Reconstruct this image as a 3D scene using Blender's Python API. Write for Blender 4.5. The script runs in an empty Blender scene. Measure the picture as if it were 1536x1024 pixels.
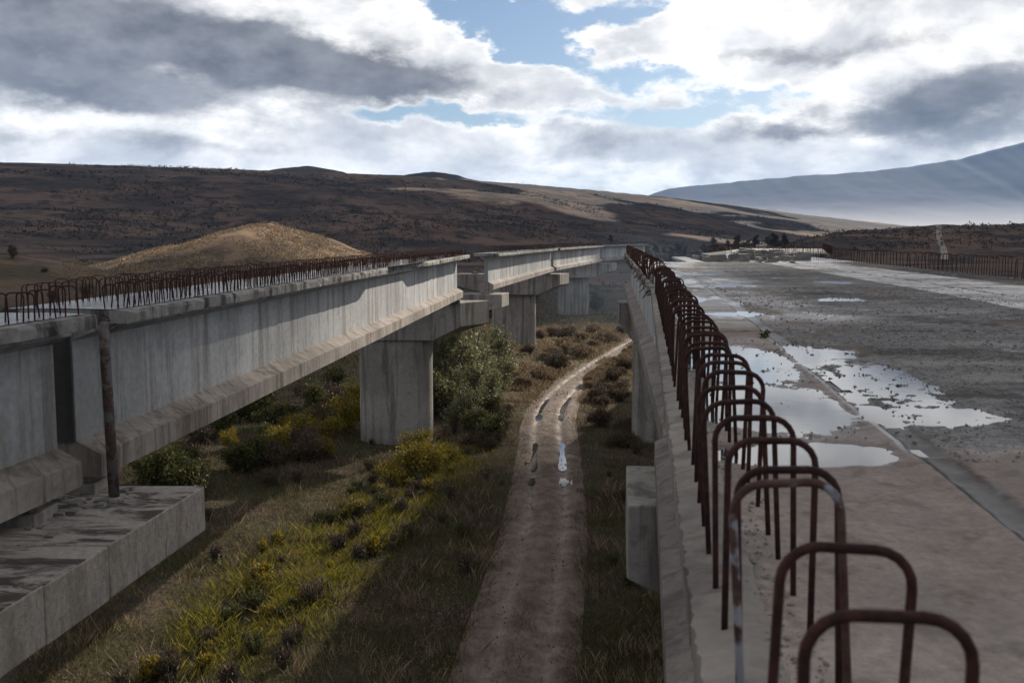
import bpy, math, random
import numpy as np
random.seed(7)
rng = np.random.default_rng(11)
S = bpy.context.scene
COL = S.collection
CAM_H = 11.4                      # camera height above the valley floor
F = 35/36*1536                    # focal length in photo pixels, used to read directions off the photograph
PITCH = math.atan((512-355)/F)
DK = CAM_H-1.0                    # bridge deck level

# ------------------------------------------------------------------ noise
def _h(ix, iy, seed):
    n = (ix.astype(np.int64)*374761393+iy.astype(np.int64)*668265263+seed*1442695041) & 0x7fffffff
    n = ((n ^ (n >> 13))*1274126177) & 0x7fffffff
    return ((n ^ (n >> 16)) & 0xffff)/65535.0
def vnoise(x, y, seed=0):
    x = np.asarray(x, float); y = np.asarray(y, float)
    ix = np.floor(x); iy = np.floor(y); fx = x-ix; fy = y-iy
    fx = fx*fx*(3-2*fx); fy = fy*fy*(3-2*fy)
    a = _h(ix, iy, seed); b = _h(ix+1, iy, seed); c = _h(ix, iy+1, seed); d = _h(ix+1, iy+1, seed)
    return (a*(1-fx)+b*fx)*(1-fy)+(c*(1-fx)+d*fx)*fy
def fbm(x, y, seed=0, o=4):
    s = 0; a = .5; t = 0
    for i in range(o):
        s = s+a*vnoise(np.asarray(x)*2**i, np.asarray(y)*2**i, seed+i); t += a; a *= .5
    return s/t
def sst(a, b, x):
    t = np.clip((np.asarray(x, float)-a)/(b-a), 0, 1); return t*t*(3-2*t)

# ------------------------------------------------------------------ mesh helpers
def mesh_obj(name, V, Fc, mat=None, parent=None, smooth=False, uv=None):
    V = np.asarray(V, dtype=np.float32).reshape(-1, 3)
    me = bpy.data.meshes.new(name)
    if isinstance(Fc, np.ndarray):
        k = Fc.shape[1]; n = len(Fc)
        me.vertices.add(len(V)); me.vertices.foreach_set('co', V.ravel())
        me.loops.add(n*k); me.loops.foreach_set('vertex_index', Fc.astype(np.int32).ravel())
        me.polygons.add(n)
        me.polygons.foreach_set('loop_start', np.arange(0, n*k, k, dtype=np.int32))
        me.update(calc_edges=True)
    else:
        me.from_pydata(V.tolist(), [], [list(f) for f in Fc]); me.update()
    if smooth: me.polygons.foreach_set('use_smooth', [True]*len(me.polygons))
    if uv is not None:
        l = me.uv_layers.new(name='UVMap')
        vi = np.empty(len(me.loops), dtype=np.int32); me.loops.foreach_get('vertex_index', vi)
        l.data.foreach_set('uv', np.asarray(uv, dtype=np.float32)[vi].ravel())
    o = bpy.data.objects.new(name, me); COL.objects.link(o)
    if mat: me.materials.append(mat)
    if parent: o.parent = parent
    return o
class MB:
    def __init__(s): s.V = []; s.F = []
    def add(s, V, Fc):
        b = len(s.V); s.V += [tuple(v) for v in V]; s.F += [[b+i for i in f] for f in Fc]
    def hexa(s, p):    # 8 points: bottom 4 ccw, top 4 ccw
        s.add(p, [(3,2,1,0),(4,5,6,7),(0,1,5,4),(1,2,6,5),(2,3,7,6),(3,0,4,7)])
    def box(s, x0, x1, y0, y1, z0, z1):
        s.hexa([(x0,y0,z0),(x1,y0,z0),(x1,y1,z0),(x0,y1,z0),(x0,y0,z1),(x1,y0,z1),(x1,y1,z1),(x0,y1,z1)])
    def tube(s, P, r, n=7, caps=True):
        P = np.array(P, float); m = len(P)
        rr = [r]*m if np.isscalar(r) else r
        b = len(s.V); up = np.array((.123, .31, .9))
        for i in range(m):
            d = P[min(i+1, m-1)]-P[max(i-1, 0)]; d /= (np.linalg.norm(d)+1e-9)
            a = np.cross(d, up)
            if np.linalg.norm(a) < .05: a = np.cross(d, (1, 0, 0))
            a /= np.linalg.norm(a)
            c = np.cross(d, a); up = np.cross(a, d) if abs(np.dot(d, up)) < .95 else up
            for k in range(n):
                t = 2*math.pi*k/n
                s.V.append(tuple(P[i]+rr[i]*(math.cos(t)*a+math.sin(t)*c)))
        for i in range(m-1):
            for k in range(n):
                k2 = (k+1) % n
                s.F.append([b+i*n+k, b+i*n+k2, b+(i+1)*n+k2, b+(i+1)*n+k])
        if caps:
            s.F.append([b+k for k in range(n)][::-1]); s.F.append([b+(m-1)*n+k for k in range(n)])
    def sweep(s, sec, st, jit=0, seed=0, jf=None):
        """sec: closed (t,z) polygon; st: stations (x,y,z,nx,ny) where n is the lateral (right) direction"""
        b = len(s.V); k = len(sec)
        r = np.random.default_rng(seed)
        for i, (x, y, z, nx, ny) in enumerate(st):
            for j, (t, h) in enumerate(sec):
                dt = dz = 0
                if jit and (jf is None or j in jf):
                    dt = r.normal()*jit; dz = r.normal()*jit*.6
                s.V.append((x+nx*(t+dt), y+ny*(t+dt), z+h+dz))
        for i in range(len(st)-1):
            for j in range(k):
                j2 = (j+1) % k
                s.F.append([b+i*k+j, b+i*k+j2, b+(i+1)*k+j2, b+(i+1)*k+j])
        s.F.append([b+j for j in range(k)][::-1]); s.F.append([b+(len(st)-1)*k+j for j in range(k)])
    def build(s, name, mat, parent=None, smooth=False, bevel=0):
        o = mesh_obj(name, s.V, s.F, mat, parent, smooth)
        import bmesh
        bm = bmesh.new(); bm.from_mesh(o.data); bmesh.ops.recalc_face_normals(bm, faces=bm.faces); bm.to_mesh(o.data); bm.free()
        if bevel:
            m = o.modifiers.new('bev', 'BEVEL'); m.width = bevel; m.segments = 2; m.limit_method = 'ANGLE'; m.angle_limit = math.radians(50)
        return o
def tag(o, label=None, cat=None, group=None, kind=None):
    if label: o['label'] = label
    if cat: o['category'] = cat
    if group: o['group'] = group
    if kind: o['kind'] = kind
    return o
def empty(name, loc=(0, 0, 0)):
    o = bpy.data.objects.new(name, None); COL.objects.link(o); o.location = loc; o.empty_display_size = .2
    return o
def reparent(root):
    """geometry is written in world coordinates: keep it there under an Empty that stands at the thing's base"""
    for c in root.children:
        c.location = c.location-root.location

# ------------------------------------------------------------------ materials
class NT:
    def __init__(s, tree): s.t = tree; s.n = tree.nodes; s.l = tree.links
    def new(s, typ, **kw):
        n = s.n.new(typ)
        for k, v in kw.items(): setattr(n, k, v)
        return n
    def setin(s, sock, v):
        if isinstance(v, bpy.types.NodeSocket): s.l.new(v, sock)
        elif v is not None: sock.default_value = v
    def m(s, op, a, b=None, c=None, clamp=False):
        n = s.new('ShaderNodeMath', operation=op, use_clamp=clamp)
        s.setin(n.inputs[0], a)
        if b is not None: s.setin(n.inputs[1], b)
        if c is not None: s.setin(n.inputs[2], c)
        return n.outputs[0]
    def mixc(s, f, a, b, mode='MIX'):
        n = s.new('ShaderNodeMix', data_type='RGBA', blend_type=mode)
        s.setin(n.inputs[0], f)
        for i, v in ((6, a), (7, b)):
            s.setin(n.inputs[i], v if isinstance(v, bpy.types.NodeSocket) else (*v, 1) if len(v) == 3 else v)
        return n.outputs[2]
    def mixf(s, f, a, b):
        return s.m('ADD', a, s.m('MULTIPLY', f, s.m('SUBTRACT', b, a)))
    def sstep(s, x, a, b):
        n = s.new('ShaderNodeMapRange', interpolation_type='SMOOTHSTEP')
        s.setin(n.inputs[0], x); n.inputs[1].default_value = a; n.inputs[2].default_value = b
        return n.outputs[0]
    def vscale(s, v, sc, off=(0, 0, 0)):
        n = s.new('ShaderNodeMapping'); s.l.new(v, n.inputs[0]); n.inputs['Scale'].default_value = sc; n.inputs['Location'].default_value = off
        return n.outputs[0]
    def noise(s, v, scale, detail=4, rough=.55, dist=0):
        n = s.new('ShaderNodeTexNoise'); s.l.new(v, n.inputs['Vector'])
        n.inputs['Scale'].default_value = scale; n.inputs['Detail'].default_value = detail
        n.inputs['Roughness'].default_value = rough; n.inputs['Distortion'].default_value = dist
        return n.outputs['Fac']
    def ramp(s, f, stops):
        n = s.new('ShaderNodeValToRGB'); s.l.new(f, n.inputs[0])
        e = n.color_ramp.elements
        while len(e) < len(stops): e.new(.5)
        for i, (p, c) in enumerate(stops):
            e[i].position = p; e[i].color = (*c, 1)
        return n.outputs[0]
    def pos(s): return s.new('ShaderNodeNewGeometry').outputs['Position']
    def bump(s, h, strength=.4, dist=.02):
        n = s.new('ShaderNodeBump'); s.l.new(h, n.inputs['Height']); n.inputs['Strength'].default_value = strength; n.inputs['Distance'].default_value = dist
        return n.outputs[0]
def material(name):
    m = bpy.data.materials.new(name); m.use_nodes = True
    t = NT(m.node_tree); b = t.n['Principled BSDF']
    return m, t, b
def concrete(name, light, dark, stain, rough=.85, streak=.5, wet=0.0, boards=0.0, panels=False):
    m, t, b = material(name)
    p = t.pos()
    big = t.noise(p, .35, 4, .6)
    st = t.noise(t.vscale(p, (1.6, 1.6, .12)), 1.5, 5, .65)
    fine = t.noise(p, 9, 6, .7)
    mid = t.noise(p, 2.2, 5, .65)
    c = t.mixc(t.sstep(big, .35, .65), dark, light)
    c = t.mixc(t.m('MULTIPLY', t.sstep(st, .46, .64), streak), c, stain)
    c = t.mixc(t.m('MULTIPLY', t.sstep(mid, .56, .7), .45), c, stain)
    c = t.mixc(1.0, c, t.ramp(fine, [(.25, (.72, .72, .72)), (.75, (1.18, 1.17, 1.15))]), 'MULTIPLY')
    h = t.m('ADD', t.m('MULTIPLY', fine, .6), t.m('MULTIPLY', mid, .6))
    if boards:
        w = t.new('ShaderNodeTexWave', wave_type='BANDS', bands_direction='DIAGONAL'); t.l.new(t.vscale(p, (1, 1, 0)), w.inputs['Vector'])
        w.inputs['Scale'].default_value = 1.1; w.inputs['Distortion'].default_value = 2.5; w.inputs['Detail'].default_value = 2
        ln = t.sstep(w.outputs['Fac'], .0, .06)
        c = t.mixc(t.m('MULTIPLY', t.m('SUBTRACT', 1, ln), boards), c, (dark[0]*.35, dark[1]*.33, dark[2]*.3))
        h = t.m('ADD', h, t.m('MULTIPLY', ln, .5))
    if panels:
        sp_ = t.new('ShaderNodeSeparateXYZ'); t.l.new(p, sp_.inputs[0]); q = t.m('DIVIDE', t.m('ADD', sp_.outputs['Y'], t.m('MULTIPLY', sp_.outputs['X'], .2)), 2.9)
        fr = t.m('FRACT', q); wn = t.new('ShaderNodeTexWhiteNoise', noise_dimensions='1D'); t.l.new(t.m('FLOOR', q), wn.inputs['W'])
        c = t.mixc(1.0, c, t.ramp(wn.outputs['Value'], [(0, (.84, .84, .83)), (1, (1.12, 1.12, 1.12))]), 'MULTIPLY')
        c = t.mixc(t.m('MULTIPLY', t.m('SUBTRACT', 1, t.sstep(fr, .0, .012)), .55), c, stain)
        rr_ = t.noise(t.vscale(p, (2.2, 2.2, .10), (9, 4, 1)), 1.7, 3, .5)
        c = t.mixc(t.m('MULTIPLY', t.sstep(rr_, .64, .72), .6), c, (.13, .075, .045))
    t.l.new(c, b.inputs['Base Color'])
    if wet:
        wm = t.sstep(t.noise(t.vscale(p, (1, .5, 1)), .9, 4, .6), .5-wet*.25, .62-wet*.25)
        t.l.new(t.mixf(wm, rough, .1), b.inputs['Roughness'])
    else: b.inputs['Roughness'].default_value = rough
    b.inputs['Specular IOR Level'].default_value = .35
    t.l.new(t.bump(h, .55, .03), b.inputs['Normal'])
    return m
M = {}
M['web'] = concrete('girder_concrete', (.42, .425, .43), (.30, .305, .31), (.17, .155, .14), streak=.7, panels=True)
M['flange'] = concrete('flange_concrete', (.34, .30, .265), (.22, .195, .17), (.11, .088, .07), streak=.8, boards=.28)
M['slab'] = concrete('slab_concrete', (.32, .30, .275), (.19, .175, .16), (.045, .04, .036), streak=1.0)
M['pier'] = concrete('pier_concrete', (.31, .282, .25), (.21, .19, .168), (.10, .085, .07), streak=.75)
M['cap'] = concrete('cap_concrete', (.35, .32, .29), (.24, .215, .19), (.085, .07, .058), streak=.75)
M['edge'] = concrete('worn_deck_edge_concrete', (.27, .235, .205), (.16, .138, .12), (.06, .05, .042), streak=.6)
M['damp_or_shade'] = concrete('gap_shade_dark', (.075, .068, .06), (.045, .04, .037), (.02, .018, .016))  # dark tone standing in for the shade between two girder ends
M['wetdeck'] = concrete('wet_deck_concrete', (.36, .35, .34), (.25, .24, .23), (.12, .11, .10), rough=.6, streak=.3, wet=1.0)
def rust(name, a, b_, crust=None):
    m, t, b = material(name); p = t.pos()
    n = t.noise(p, 25, 5, .7); n2 = t.noise(p, 6, 4, .6)
    c = t.mixc(t.sstep(n, .4, .65), a, b_)
    if crust: c = t.mixc(t.sstep(n2, .47, .54), c, crust)
    t.l.new(c, b.inputs['Base Color']); b.inputs['Roughness'].default_value = .85; b.inputs['Specular IOR Level'].default_value = .2
    t.l.new(t.bump(n, .7, .004), b.inputs['Normal'])
    return m
M['rust'] = rust('rusted_rebar', (.025, .0115, .0105), (.058, .0225, .018))
M['rustpale'] = rust('rebar_with_pale_crust', (.06, .03, .025), (.10, .06, .05), (.26, .26, .28))
M['pipe'] = rust('rusty_pipe', (.06, .04, .035), (.10, .065, .05), (.12, .112, .105))

def leaf_mat(name, cols, rough=.6, trans=.35, patch=None):
    m, t, b = material(name)
    r = t.new('ShaderNodeNewGeometry').outputs['Random Per Island']
    c = t.ramp(r, [(i/(max(len(cols)-1, 1)), k) for i, k in enumerate(cols)])
    if patch:
        p = t.pos()
        n = t.noise(p, patch[1], 4, .6)
        r2 = t.ramp(r, [(i/(max(len(patch[0])-1, 1)), k) for i, k in enumerate(patch[0])])
        c = t.mixc(t.sstep(n, .44, .58), c, r2)
    t.l.new(c, b.inputs['Base Color']); b.inputs['Roughness'].default_value = rough
    b.inputs['Specular IOR Level'].default_value = .2
    tr = t.new('ShaderNodeBsdfTranslucent'); t.l.new(c, tr.inputs['Color'])
    mx = t.new('ShaderNodeMixShader'); mx.inputs[0].default_value = trans
    t.l.new(b.outputs[0], mx.inputs[1]); t.l.new(tr.outputs[0], mx.inputs[2])
    t.l.new(mx.outputs[0], t.n['Material Output'].inputs['Surface'])
    return m
M['yellow'] = leaf_mat('yellow_leaves', [(.10, .085, .012), (.22, .16, .015), (.30, .22, .02), (.08, .085, .02)])
M['dkgreen'] = leaf_mat('dark_green_leaves', [(.035, .045, .014), (.06, .07, .02), (.12, .105, .025), (.05, .045, .02)])
M['grgreen'] = leaf_mat('grey_green_leaves', [(.09, .10, .04), (.15, .155, .07), (.23, .22, .11), (.10, .09, .05)])
M['brown'] = leaf_mat('brown_leaves', [(.055, .04, .026), (.10, .07, .042), (.15, .11, .07), (.05, .042, .028)], trans=.2)
M['straw'] = leaf_mat('straw', [(.14, .10, .06), (.24, .175, .105), (.32, .24, .15), (.10, .075, .045)], trans=.25)
M['scrub'] = leaf_mat('scrub_leaves', [(.032, .026, .024), (.05, .039, .033), (.075, .054, .042), (.035, .032, .027)], trans=.15)
M['grass'] = leaf_mat('grass_blades', [(.042, .05, .014), (.068, .07, .018), (.10, .09, .026), (.18, .14, .08)], trans=.3,
                      patch=([(.05, .04, .025), (.085, .062, .036), (.14, .10, .06), (.26, .20, .13)], .16))
M['ygrass'] = leaf_mat('yellow_grass_blades', [(.105, .105, .018), (.19, .165, .024), (.30, .245, .03), (.075, .08, .022), (.14, .11, .045)], trans=.35)
m, t, b = material('bark'); b.inputs['Base Color'].default_value = (.045, .033, .026, 1); b.inputs['Roughness'].default_value = .9
n_ = t.noise(t.pos(), 14, 4); t.l.new(t.mixc(n_, (.03, .022, .018), (.07, .052, .04)), b.inputs['Base Color']); M['bark'] = m
m, t, b = material('water'); b.inputs['Base Color'].default_value = (.03, .028, .026, 1); b.inputs['Roughness'].default_value = .06
b.inputs['IOR'].default_value = 1.6; b.inputs['Specular IOR Level'].default_value = .8
t.l.new(t.bump(t.noise(t.pos(), 5, 2), .03, .01), b.inputs['Normal']); M['water'] = m

# terrain material -------------------------------------------------
m, t, b = material('hillside_and_valley_soil'); p = t.pos()
n1 = t.noise(t.vscale(p, (1, 1, 1)), .012, 7, .62)
n2 = t.noise(p, .05, 7, .66, .6)
n3 = t.noise(p, .6, 5, .65)
n4 = t.noise(p, 7, 4, .7)
near = t.mixc(t.sstep(n3, .4, .62), (.040, .032, .022), (.075, .054, .036))
near = t.mixc(t.sstep(t.noise(p, .15, 4), .45, .6), near, (.045, .043, .02))
hill = t.mixc(t.sstep(n1, .4, .62), (.044, .033, .029), (.13, .085, .062))
hill = t.mixc(t.sstep(n2, .47, .6), hill, (.028, .023, .021))
hill = t.mixc(t.m('MULTIPLY', t.sstep(n2, .4, .3), .6), hill, (.17, .115, .075))
uvn = t.new('ShaderNodeUVMap'); uvs = t.new('ShaderNodeSeparateXYZ'); t.l.new(uvn.outputs[0], uvs.inputs[0])
dry = t.mixc(t.sstep(n2, .36, .66), (.30, .205, .125), (.11, .075, .05))
dry = t.mixc(t.m('MULTIPLY', t.sstep(n3, .52, .66), .75), dry, (.09, .062, .042))
sx = t.new('ShaderNodeSeparateXYZ'); t.l.new(p, sx.inputs[0])
dist = t.sstep(sx.outputs['Y'], 130, 230)
c = t.mixc(dist, near, hill)
c = t.mixc(uvs.outputs['X'], c, dry)
c = t.mixc(uvs.outputs['Y'], c, (.040, .042, .046))
c = t.mixc(1.0, c, t.ramp(n4, [(.25, (.65, .65, .65)), (.75, (1.3, 1.28, 1.25))]), 'MULTIPLY')
t.l.new(c, b.inputs['Base Color']); b.inputs['Roughness'].default_value = .95; b.inputs['Specular IOR Level'].default_value = .1
hh = t.m('ADD', t.m('MULTIPLY', n3, .5), t.m('ADD', t.m('MULTIPLY', n4, .08), t.m('MULTIPLY', n2, 5.0)))
t.l.new(t.bump(hh, .8, .6), b.inputs['Normal']); M['terrain'] = m
# dirt road
m, t, b = material('muddy_track'); p = t.pos()
uvn = t.new('ShaderNodeUVMap'); us = t.new('ShaderNodeSeparateXYZ'); t.l.new(uvn.outputs[0], us.inputs[0])
rut = us.outputs['X']
n3 = t.noise(p, .9, 6, .7); n4 = t.noise(t.vscale(p, (1, .35, 1)), 5, 6, .7)
c = t.mixc(t.sstep(n3, .35, .65), (.085, .057, .039), (.17, .119, .085))
c = t.mixc(t.m('MULTIPLY', rut, .75), c, (.20, .152, .118))
c = t.mixc(1.0, c, t.ramp(n4, [(.3, (.55, .55, .55)), (.7, (1.25, 1.25, 1.25))]), 'MULTIPLY')
t.l.new(c, b.inputs['Base Color'])
t.l.new(t.mixf(t.m('MULTIPLY', rut, t.sstep(n3, .40, .6)), .9, .45), b.inputs['Roughness'])
t.l.new(t.bump(t.m('ADD', n4, t.m('MULTIPLY', n3, .6)), .8, .07), b.inputs['Normal']); M['road'] = m
# far mountain, the blue of the haze put into its colour
m, t, b = material('haze_tinted_mountain'); p = t.pos()
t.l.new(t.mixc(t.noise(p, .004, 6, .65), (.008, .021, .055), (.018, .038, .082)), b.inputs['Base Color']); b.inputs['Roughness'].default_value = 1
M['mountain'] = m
# bridge deck surface (uv = metres from the hoops, metres along)
m, t, b = material('worn_bridge_deck'); p = t.pos()
uvn = t.new('ShaderNodeUVMap'); us = t.new('ShaderNodeSeparateXYZ'); t.l.new(uvn.outputs[0], us.inputs[0])
T, Y = us.outputs['X'], us.outputs['Y']
big = t.noise(p, .8, 5, .6); fine = t.noise(p, 28, 5, .75); grit = t.noise(p, 75, 3, .7); mid = t.noise(p, 5, 5, .65)
wob = t.m('MULTIPLY', t.m('SUBTRACT', mid, .5), .12)
Tw = t.m('ADD', T, wob)
walk = t.mixc(t.sstep(big, .35, .65), (.21, .168, .145), (.31, .255, .22))
walk = t.mixc(t.m('MULTIPLY', t.sstep(mid, .5, .66), .6), walk, (.13, .10, .08))
walk = t.mixc(1.0, walk, t.ramp(fine, [(.3, (.7, .7, .7)), (.7, (1.25, 1.24, 1.22))]), 'MULTIPLY')
grav = t.mixc(t.sstep(fine, .38, .62), (.07, .066, .062), (.20, .187, .177))
grav = t.mixc(t.sstep(grit, .58, .66), grav, (.30, .28, .265))
grav = t.mixc(t.m('MULTIPLY', t.sstep(t.noise(t.vscale(p, (.5, 1, 1)), .9, 5, .65), .50, .62), .8), grav, (.25, .23, .215))
grav = t.mixc(t.m('MULTIPLY', t.sstep(t.noise(t.vscale(p, (.4, 1.1, 1), (7, 3, 0)), .7, 6, .7), .52, .62), .75), grav, (.042, .038, .036))
dirt = t.mixc(t.sstep(fine, .35, .65), (.05, .038, .03), (.10, .078, .06))
pale = t.mixc(t.sstep(t.noise(t.vscale(p, (.35, 1.3, 1)), .9, 5, .6), .4, .62), (.55, .52, .495), (.30, .265, .24))
isg = t.sstep(Tw, 1.17, 1.22)
c = t.mixc(isg, t.mixc(t.sstep(Tw, 1.02, 1.06), walk, dirt), grav)
# smooth concrete beside the near dirt band
Yw = t.m('ADD', Y, t.m('MULTIPLY', t.m('SUBTRACT', big, .5), 1.6))
nearc = t.m('MULTIPLY', t.sstep(Yw, 4.75, 4.55), isg)
c = t.mixc(nearc, c, t.mixc(.35, walk, (.20, .17, .15)))
# far part of the walk is worn pale
farw = t.m('MULTIPLY', t.sstep(Yw, 10.5, 12.5), t.sstep(t.m('ADD', T, t.m('MULTIPLY', t.m('SUBTRACT', big, .5), 3)), 2.6, 1.6))
c = t.mixc(t.m('MULTIPLY', farw, .75), c, pale)
isp = t.m('MULTIPLY', t.sstep(Tw, 4.95, 5.05), t.sstep(Tw, 7.65, 7.5))
c = t.mixc(isp, c, pale)
dk = t.m('MULTIPLY', t.sstep(Tw, 7.5, 7.65), .8)
c = t.mixc(dk, c, (.035, .03, .026))
# slab joints: along and across
def line(x, at, w): return t.sstep(t.m('ABSOLUTE', t.m('SUBTRACT', x, at)), w, w*.4)
jl = t.m('MAXIMUM', line(Tw, 5.95, .06), line(t.m('ADD', Y, t.m('MULTIPLY', wob, 1.2)), 10.5, .07))
jl = t.m('MAXIMUM', jl, t.m('MULTIPLY', line(T, 1.05, .03), .9))
jl = t.m('MAXIMUM', jl, line(Y, 19.4, .06))
for yy in (13.6, 16.9, 23.2, 27.0, 31.0, 35.2):
    jl = t.m('MAXIMUM', jl, t.m('MULTIPLY', line(Y, yy, .05), .6))
c = t.mixc(jl, c, (.02, .017, .014))
c = t.mixc(t.m('MULTIPLY', t.m('MULTIPLY', line(T, 1.015, .02), t.m('MULTIPLY', t.sstep(Y, 4.3, 4.9), t.sstep(Y, 10, 9))), t.sstep(mid, .38, .52)), c, (.42, .39, .37))
silt = t.sstep(t.noise(t.vscale(p, (1, .4, 1), (5, 2, 0)), .55, 5, .6), .54, .62)
c = t.mixc(t.m('MULTIPLY', t.m('MULTIPLY', silt, isg), .7), c, (.15, .118, .09))
sz = t.new('ShaderNodeSeparateXYZ'); t.l.new(p, sz.inputs[0])
damp_or_shade = t.m('MULTIPLY', t.sstep(t.m('SUBTRACT', sz.outputs['Z'], DK), .010, -.006), .75)
wet1 = t.m('MULTIPLY', t.sstep(t.noise(t.vscale(p, (1, .45, 1)), 1.1, 5, .65), .47, .56), t.m('MAXIMUM', farw, t.m('MULTIPLY', isp, .8)))
wet2 = t.m('MULTIPLY', t.m('MULTIPLY', t.sstep(Yw, 4.2, 4.6), t.sstep(Y, 10.2, 9.4)), t.sstep(Tw, 1.75, 1.5))
c = t.mixc(damp_or_shade, c, t.mixc(.5, (0, 0, 0), c)); t.l.new(c, b.inputs['Base Color'])
wet = t.m('MAXIMUM', t.m('MAXIMUM', wet1, damp_or_shade), t.m('MULTIPLY', wet2, .5))
t.l.new(t.mixf(wet, .9, .16), b.inputs['Roughness']); t.l.new(t.mixf(wet, .12, .5), b.inputs['Specular IOR Level'])
t.l.new(t.bump(t.m('ADD', t.m('MULTIPLY', fine, t.mixf(isg, .3, 1.2)), t.m('MULTIPLY', grit, .35)), .6, .012), b.inputs['Normal']); M['deck'] = m
# cloud out of view that shades the foreground
m, t, b = material('cloud_white'); b.inputs['Base Color'].default_value = (.85, .86, .88, 1); b.inputs['Roughness'].default_value = 1
tr = t.new('ShaderNodeBsdfTranslucent'); tr.inputs[0].default_value = (.5, .5, .52, 1)
mx = t.new('ShaderNodeMixShader'); mx.inputs[0].default_value = .3
t.l.new(b.outputs[0], mx.inputs[1]); t.l.new(tr.outputs[0], mx.inputs[2]); t.l.new(mx.outputs[0], t.n['Material Output'].inputs['Surface']); M['shade_cloud'] = m
m, t, b = material('path_earth'); t.l.new(t.mixc(t.noise(t.pos(), .3, 4), (.16, .13, .11), (.26, .22, .19)), b.inputs['Base Color']); b.inputs['Roughness'].default_value = .95; M['path'] = m
m, t, b = material('rubble_stone'); t.l.new(t.mixc(t.noise(t.pos(), 3, 4), (.10, .09, .08), (.26, .24, .22)), b.inputs['Base Color']); b.inputs['Roughness'].default_value = .95; M['stone'] = m

# ------------------------------------------------------------------ terrain
ROADC = np.array([(-.9, 6), (-.35, 15), (.05, 24.5), (1.2, 37.5), (1.95, 52), (2.2, 59), (3.0, 67.5), (5.6, 80), (11.3, 100), (16.0, 115), (24, 138), (36, 170)])
def smooth_path(P, n):
    P = np.asarray(P, float); u = np.linspace(0, len(P)-1.0001, n); out = []
    for q in u:
        i = int(q); f = q-i
        p0 = P[max(i-1, 0)]; p1 = P[i]; p2 = P[min(i+1, len(P)-1)]; p3 = P[min(i+2, len(P)-1)]
        out.append(.5*((2*p1)+(-p0+p2)*f+(2*p0-5*p1+4*p2-p3)*f*f+(-p0+3*p1-3*p2+p3)*f**3))
    return np.array(out)
ROAD = smooth_path(ROADC, 900)
def road_x(y): return np.interp(y, ROAD[:, 1], ROAD[:, 0])
def road_d(x, y): return np.where(np.asarray(y) < 170, np.abs(np.asarray(x)-road_x(y)), 99)/np.sqrt(1+np.where((np.asarray(y) > 68), .25, .01))
def lut(xp, tab):
    tab = np.array(tab, float); return np.interp(xp, tab[:, 0], tab[:, 1])
SKY = [(-3000, 300), (-1200, 238), (-600, 234), (0, 245), (200, 250), (400, 257), (600, 264), (800, 278), (900, 287), (1000, 297), (1100, 309), (1200, 322), (1340, 337), (1450, 350), (1700, 358), (3000, 358)]
RDG = [(-1500, 900), (0, 1100), (600, 1300), (1000, 1700), (1400, 2200), (3000, 2200)]
def Hfun(x, y):
    x = np.asarray(x, float); y = np.asarray(y, float)
    yy = np.maximum(y, 1.0)
    xp = np.clip(768+F*x/yy, -3000, 4000)
    xp = np.where(y < 1, np.where(x < 0, -3000, 4000), xp)
    near = (fbm(x/9, y/9, 3, 3)-.5)*.9*sst(2.0, 7.0, road_d(x, y))
    yr = lut(xp, RDG)
    crest = (355-lut(xp, SKY))/F*yr+CAM_H
    y0 = np.interp(xp, [-500, 300, 900, 1200, 1500], [210, 330, 620, 900, 1100])
    s = np.clip((yy-y0)/(yr-y0), 0, 1)
    prof = s**1.15*(1.0)
    rel = (fbm(x/180, y/180, 21, 5)-.5)*30*np.sin(np.pi*np.clip(s, 0, 1))*np.clip(crest/90, .15, 1)
    main = crest*prof+rel
    after = sst(1.0, 2.2, yy/yr)
    main = np.where(yy > yr, crest-after*(crest+25), main)
    # knolls standing on the plateau behind the ridge
    for kx, ky, kd, kr in ((466, 250.5, 1750, 75), (650, 258.5, 1800, 62)):
        X0 = (kx-768)/F*kd; z = (355-ky)/F*kd+CAM_H
        d = np.sqrt((x-X0)**2+(.6*(yy-kd))**2)
        main = np.maximum(main, z-d*.22*np.clip(d/kr, .8, 1))
    # dry grassy spur
    tri = np.interp(x, [-190, -134, -119, -104, -90, -80, -73, -64, -52, -42, -20], [0, .0, .19, .40, .63, .84, 1, .84, .55, .32, 0])
    w = (fbm(x/30, y/30, 5, 4)-.5)
    spur = (16.2*tri*np.exp(-((yy-300)/62)**2)+w*7.5*np.minimum(tri*2, 1)*np.exp(-((yy-300)/75)**2))
    # dark scrub spur further back
    cz = (355-lut(xp, [(-200, 338), (100, 326), (300, 318), (450, 315), (600, 322), (750, 340), (830, 353), (900, 364), (960, 385), (1000, 420)]))/F*620+CAM_H
    sp2 = np.maximum(cz, 0)*np.exp(-((yy-620)/130)**2)+(fbm(x/60, y/60, 9, 4)-.5)*9*np.exp(-((yy-620)/150)**2)*(cz > 2)
    # low dark hill on the right
    cr = (355-lut(xp, [(1050, 384), (1130, 372), (1250, 349), (1400, 338), (1536, 335), (1800, 332), (2600, 340)]))/F*520+CAM_H
    rh = np.maximum(cr, 0)*np.exp(-((yy-520)/150)**2)+(fbm(x/50, y/50, 13, 4)-.5)*4*np.exp(-((yy-520)/150)**2)*(cr > 2)
    # low brown rises on the far left
    lf = 7.5*np.exp(-((x+105)/38)**2-((yy-185)/40)**2)*(1+.5*w)
    z = np.maximum.reduce([main, spur, sp2, rh, lf])
    z = np.where(y < 60, 0, z*sst(60, 150, y))
    return near+z
naz = 760
az = np.concatenate([np.linspace(-180, -42, 40)[:-1], np.linspace(-42, 42, naz), np.linspace(42, 180, 40)[1:-1]])
azr = np.radians(az); rr = np.concatenate([[.5], np.geomspace(5, 14000, 420)])
A, R = np.meshgrid(azr, rr)
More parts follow.
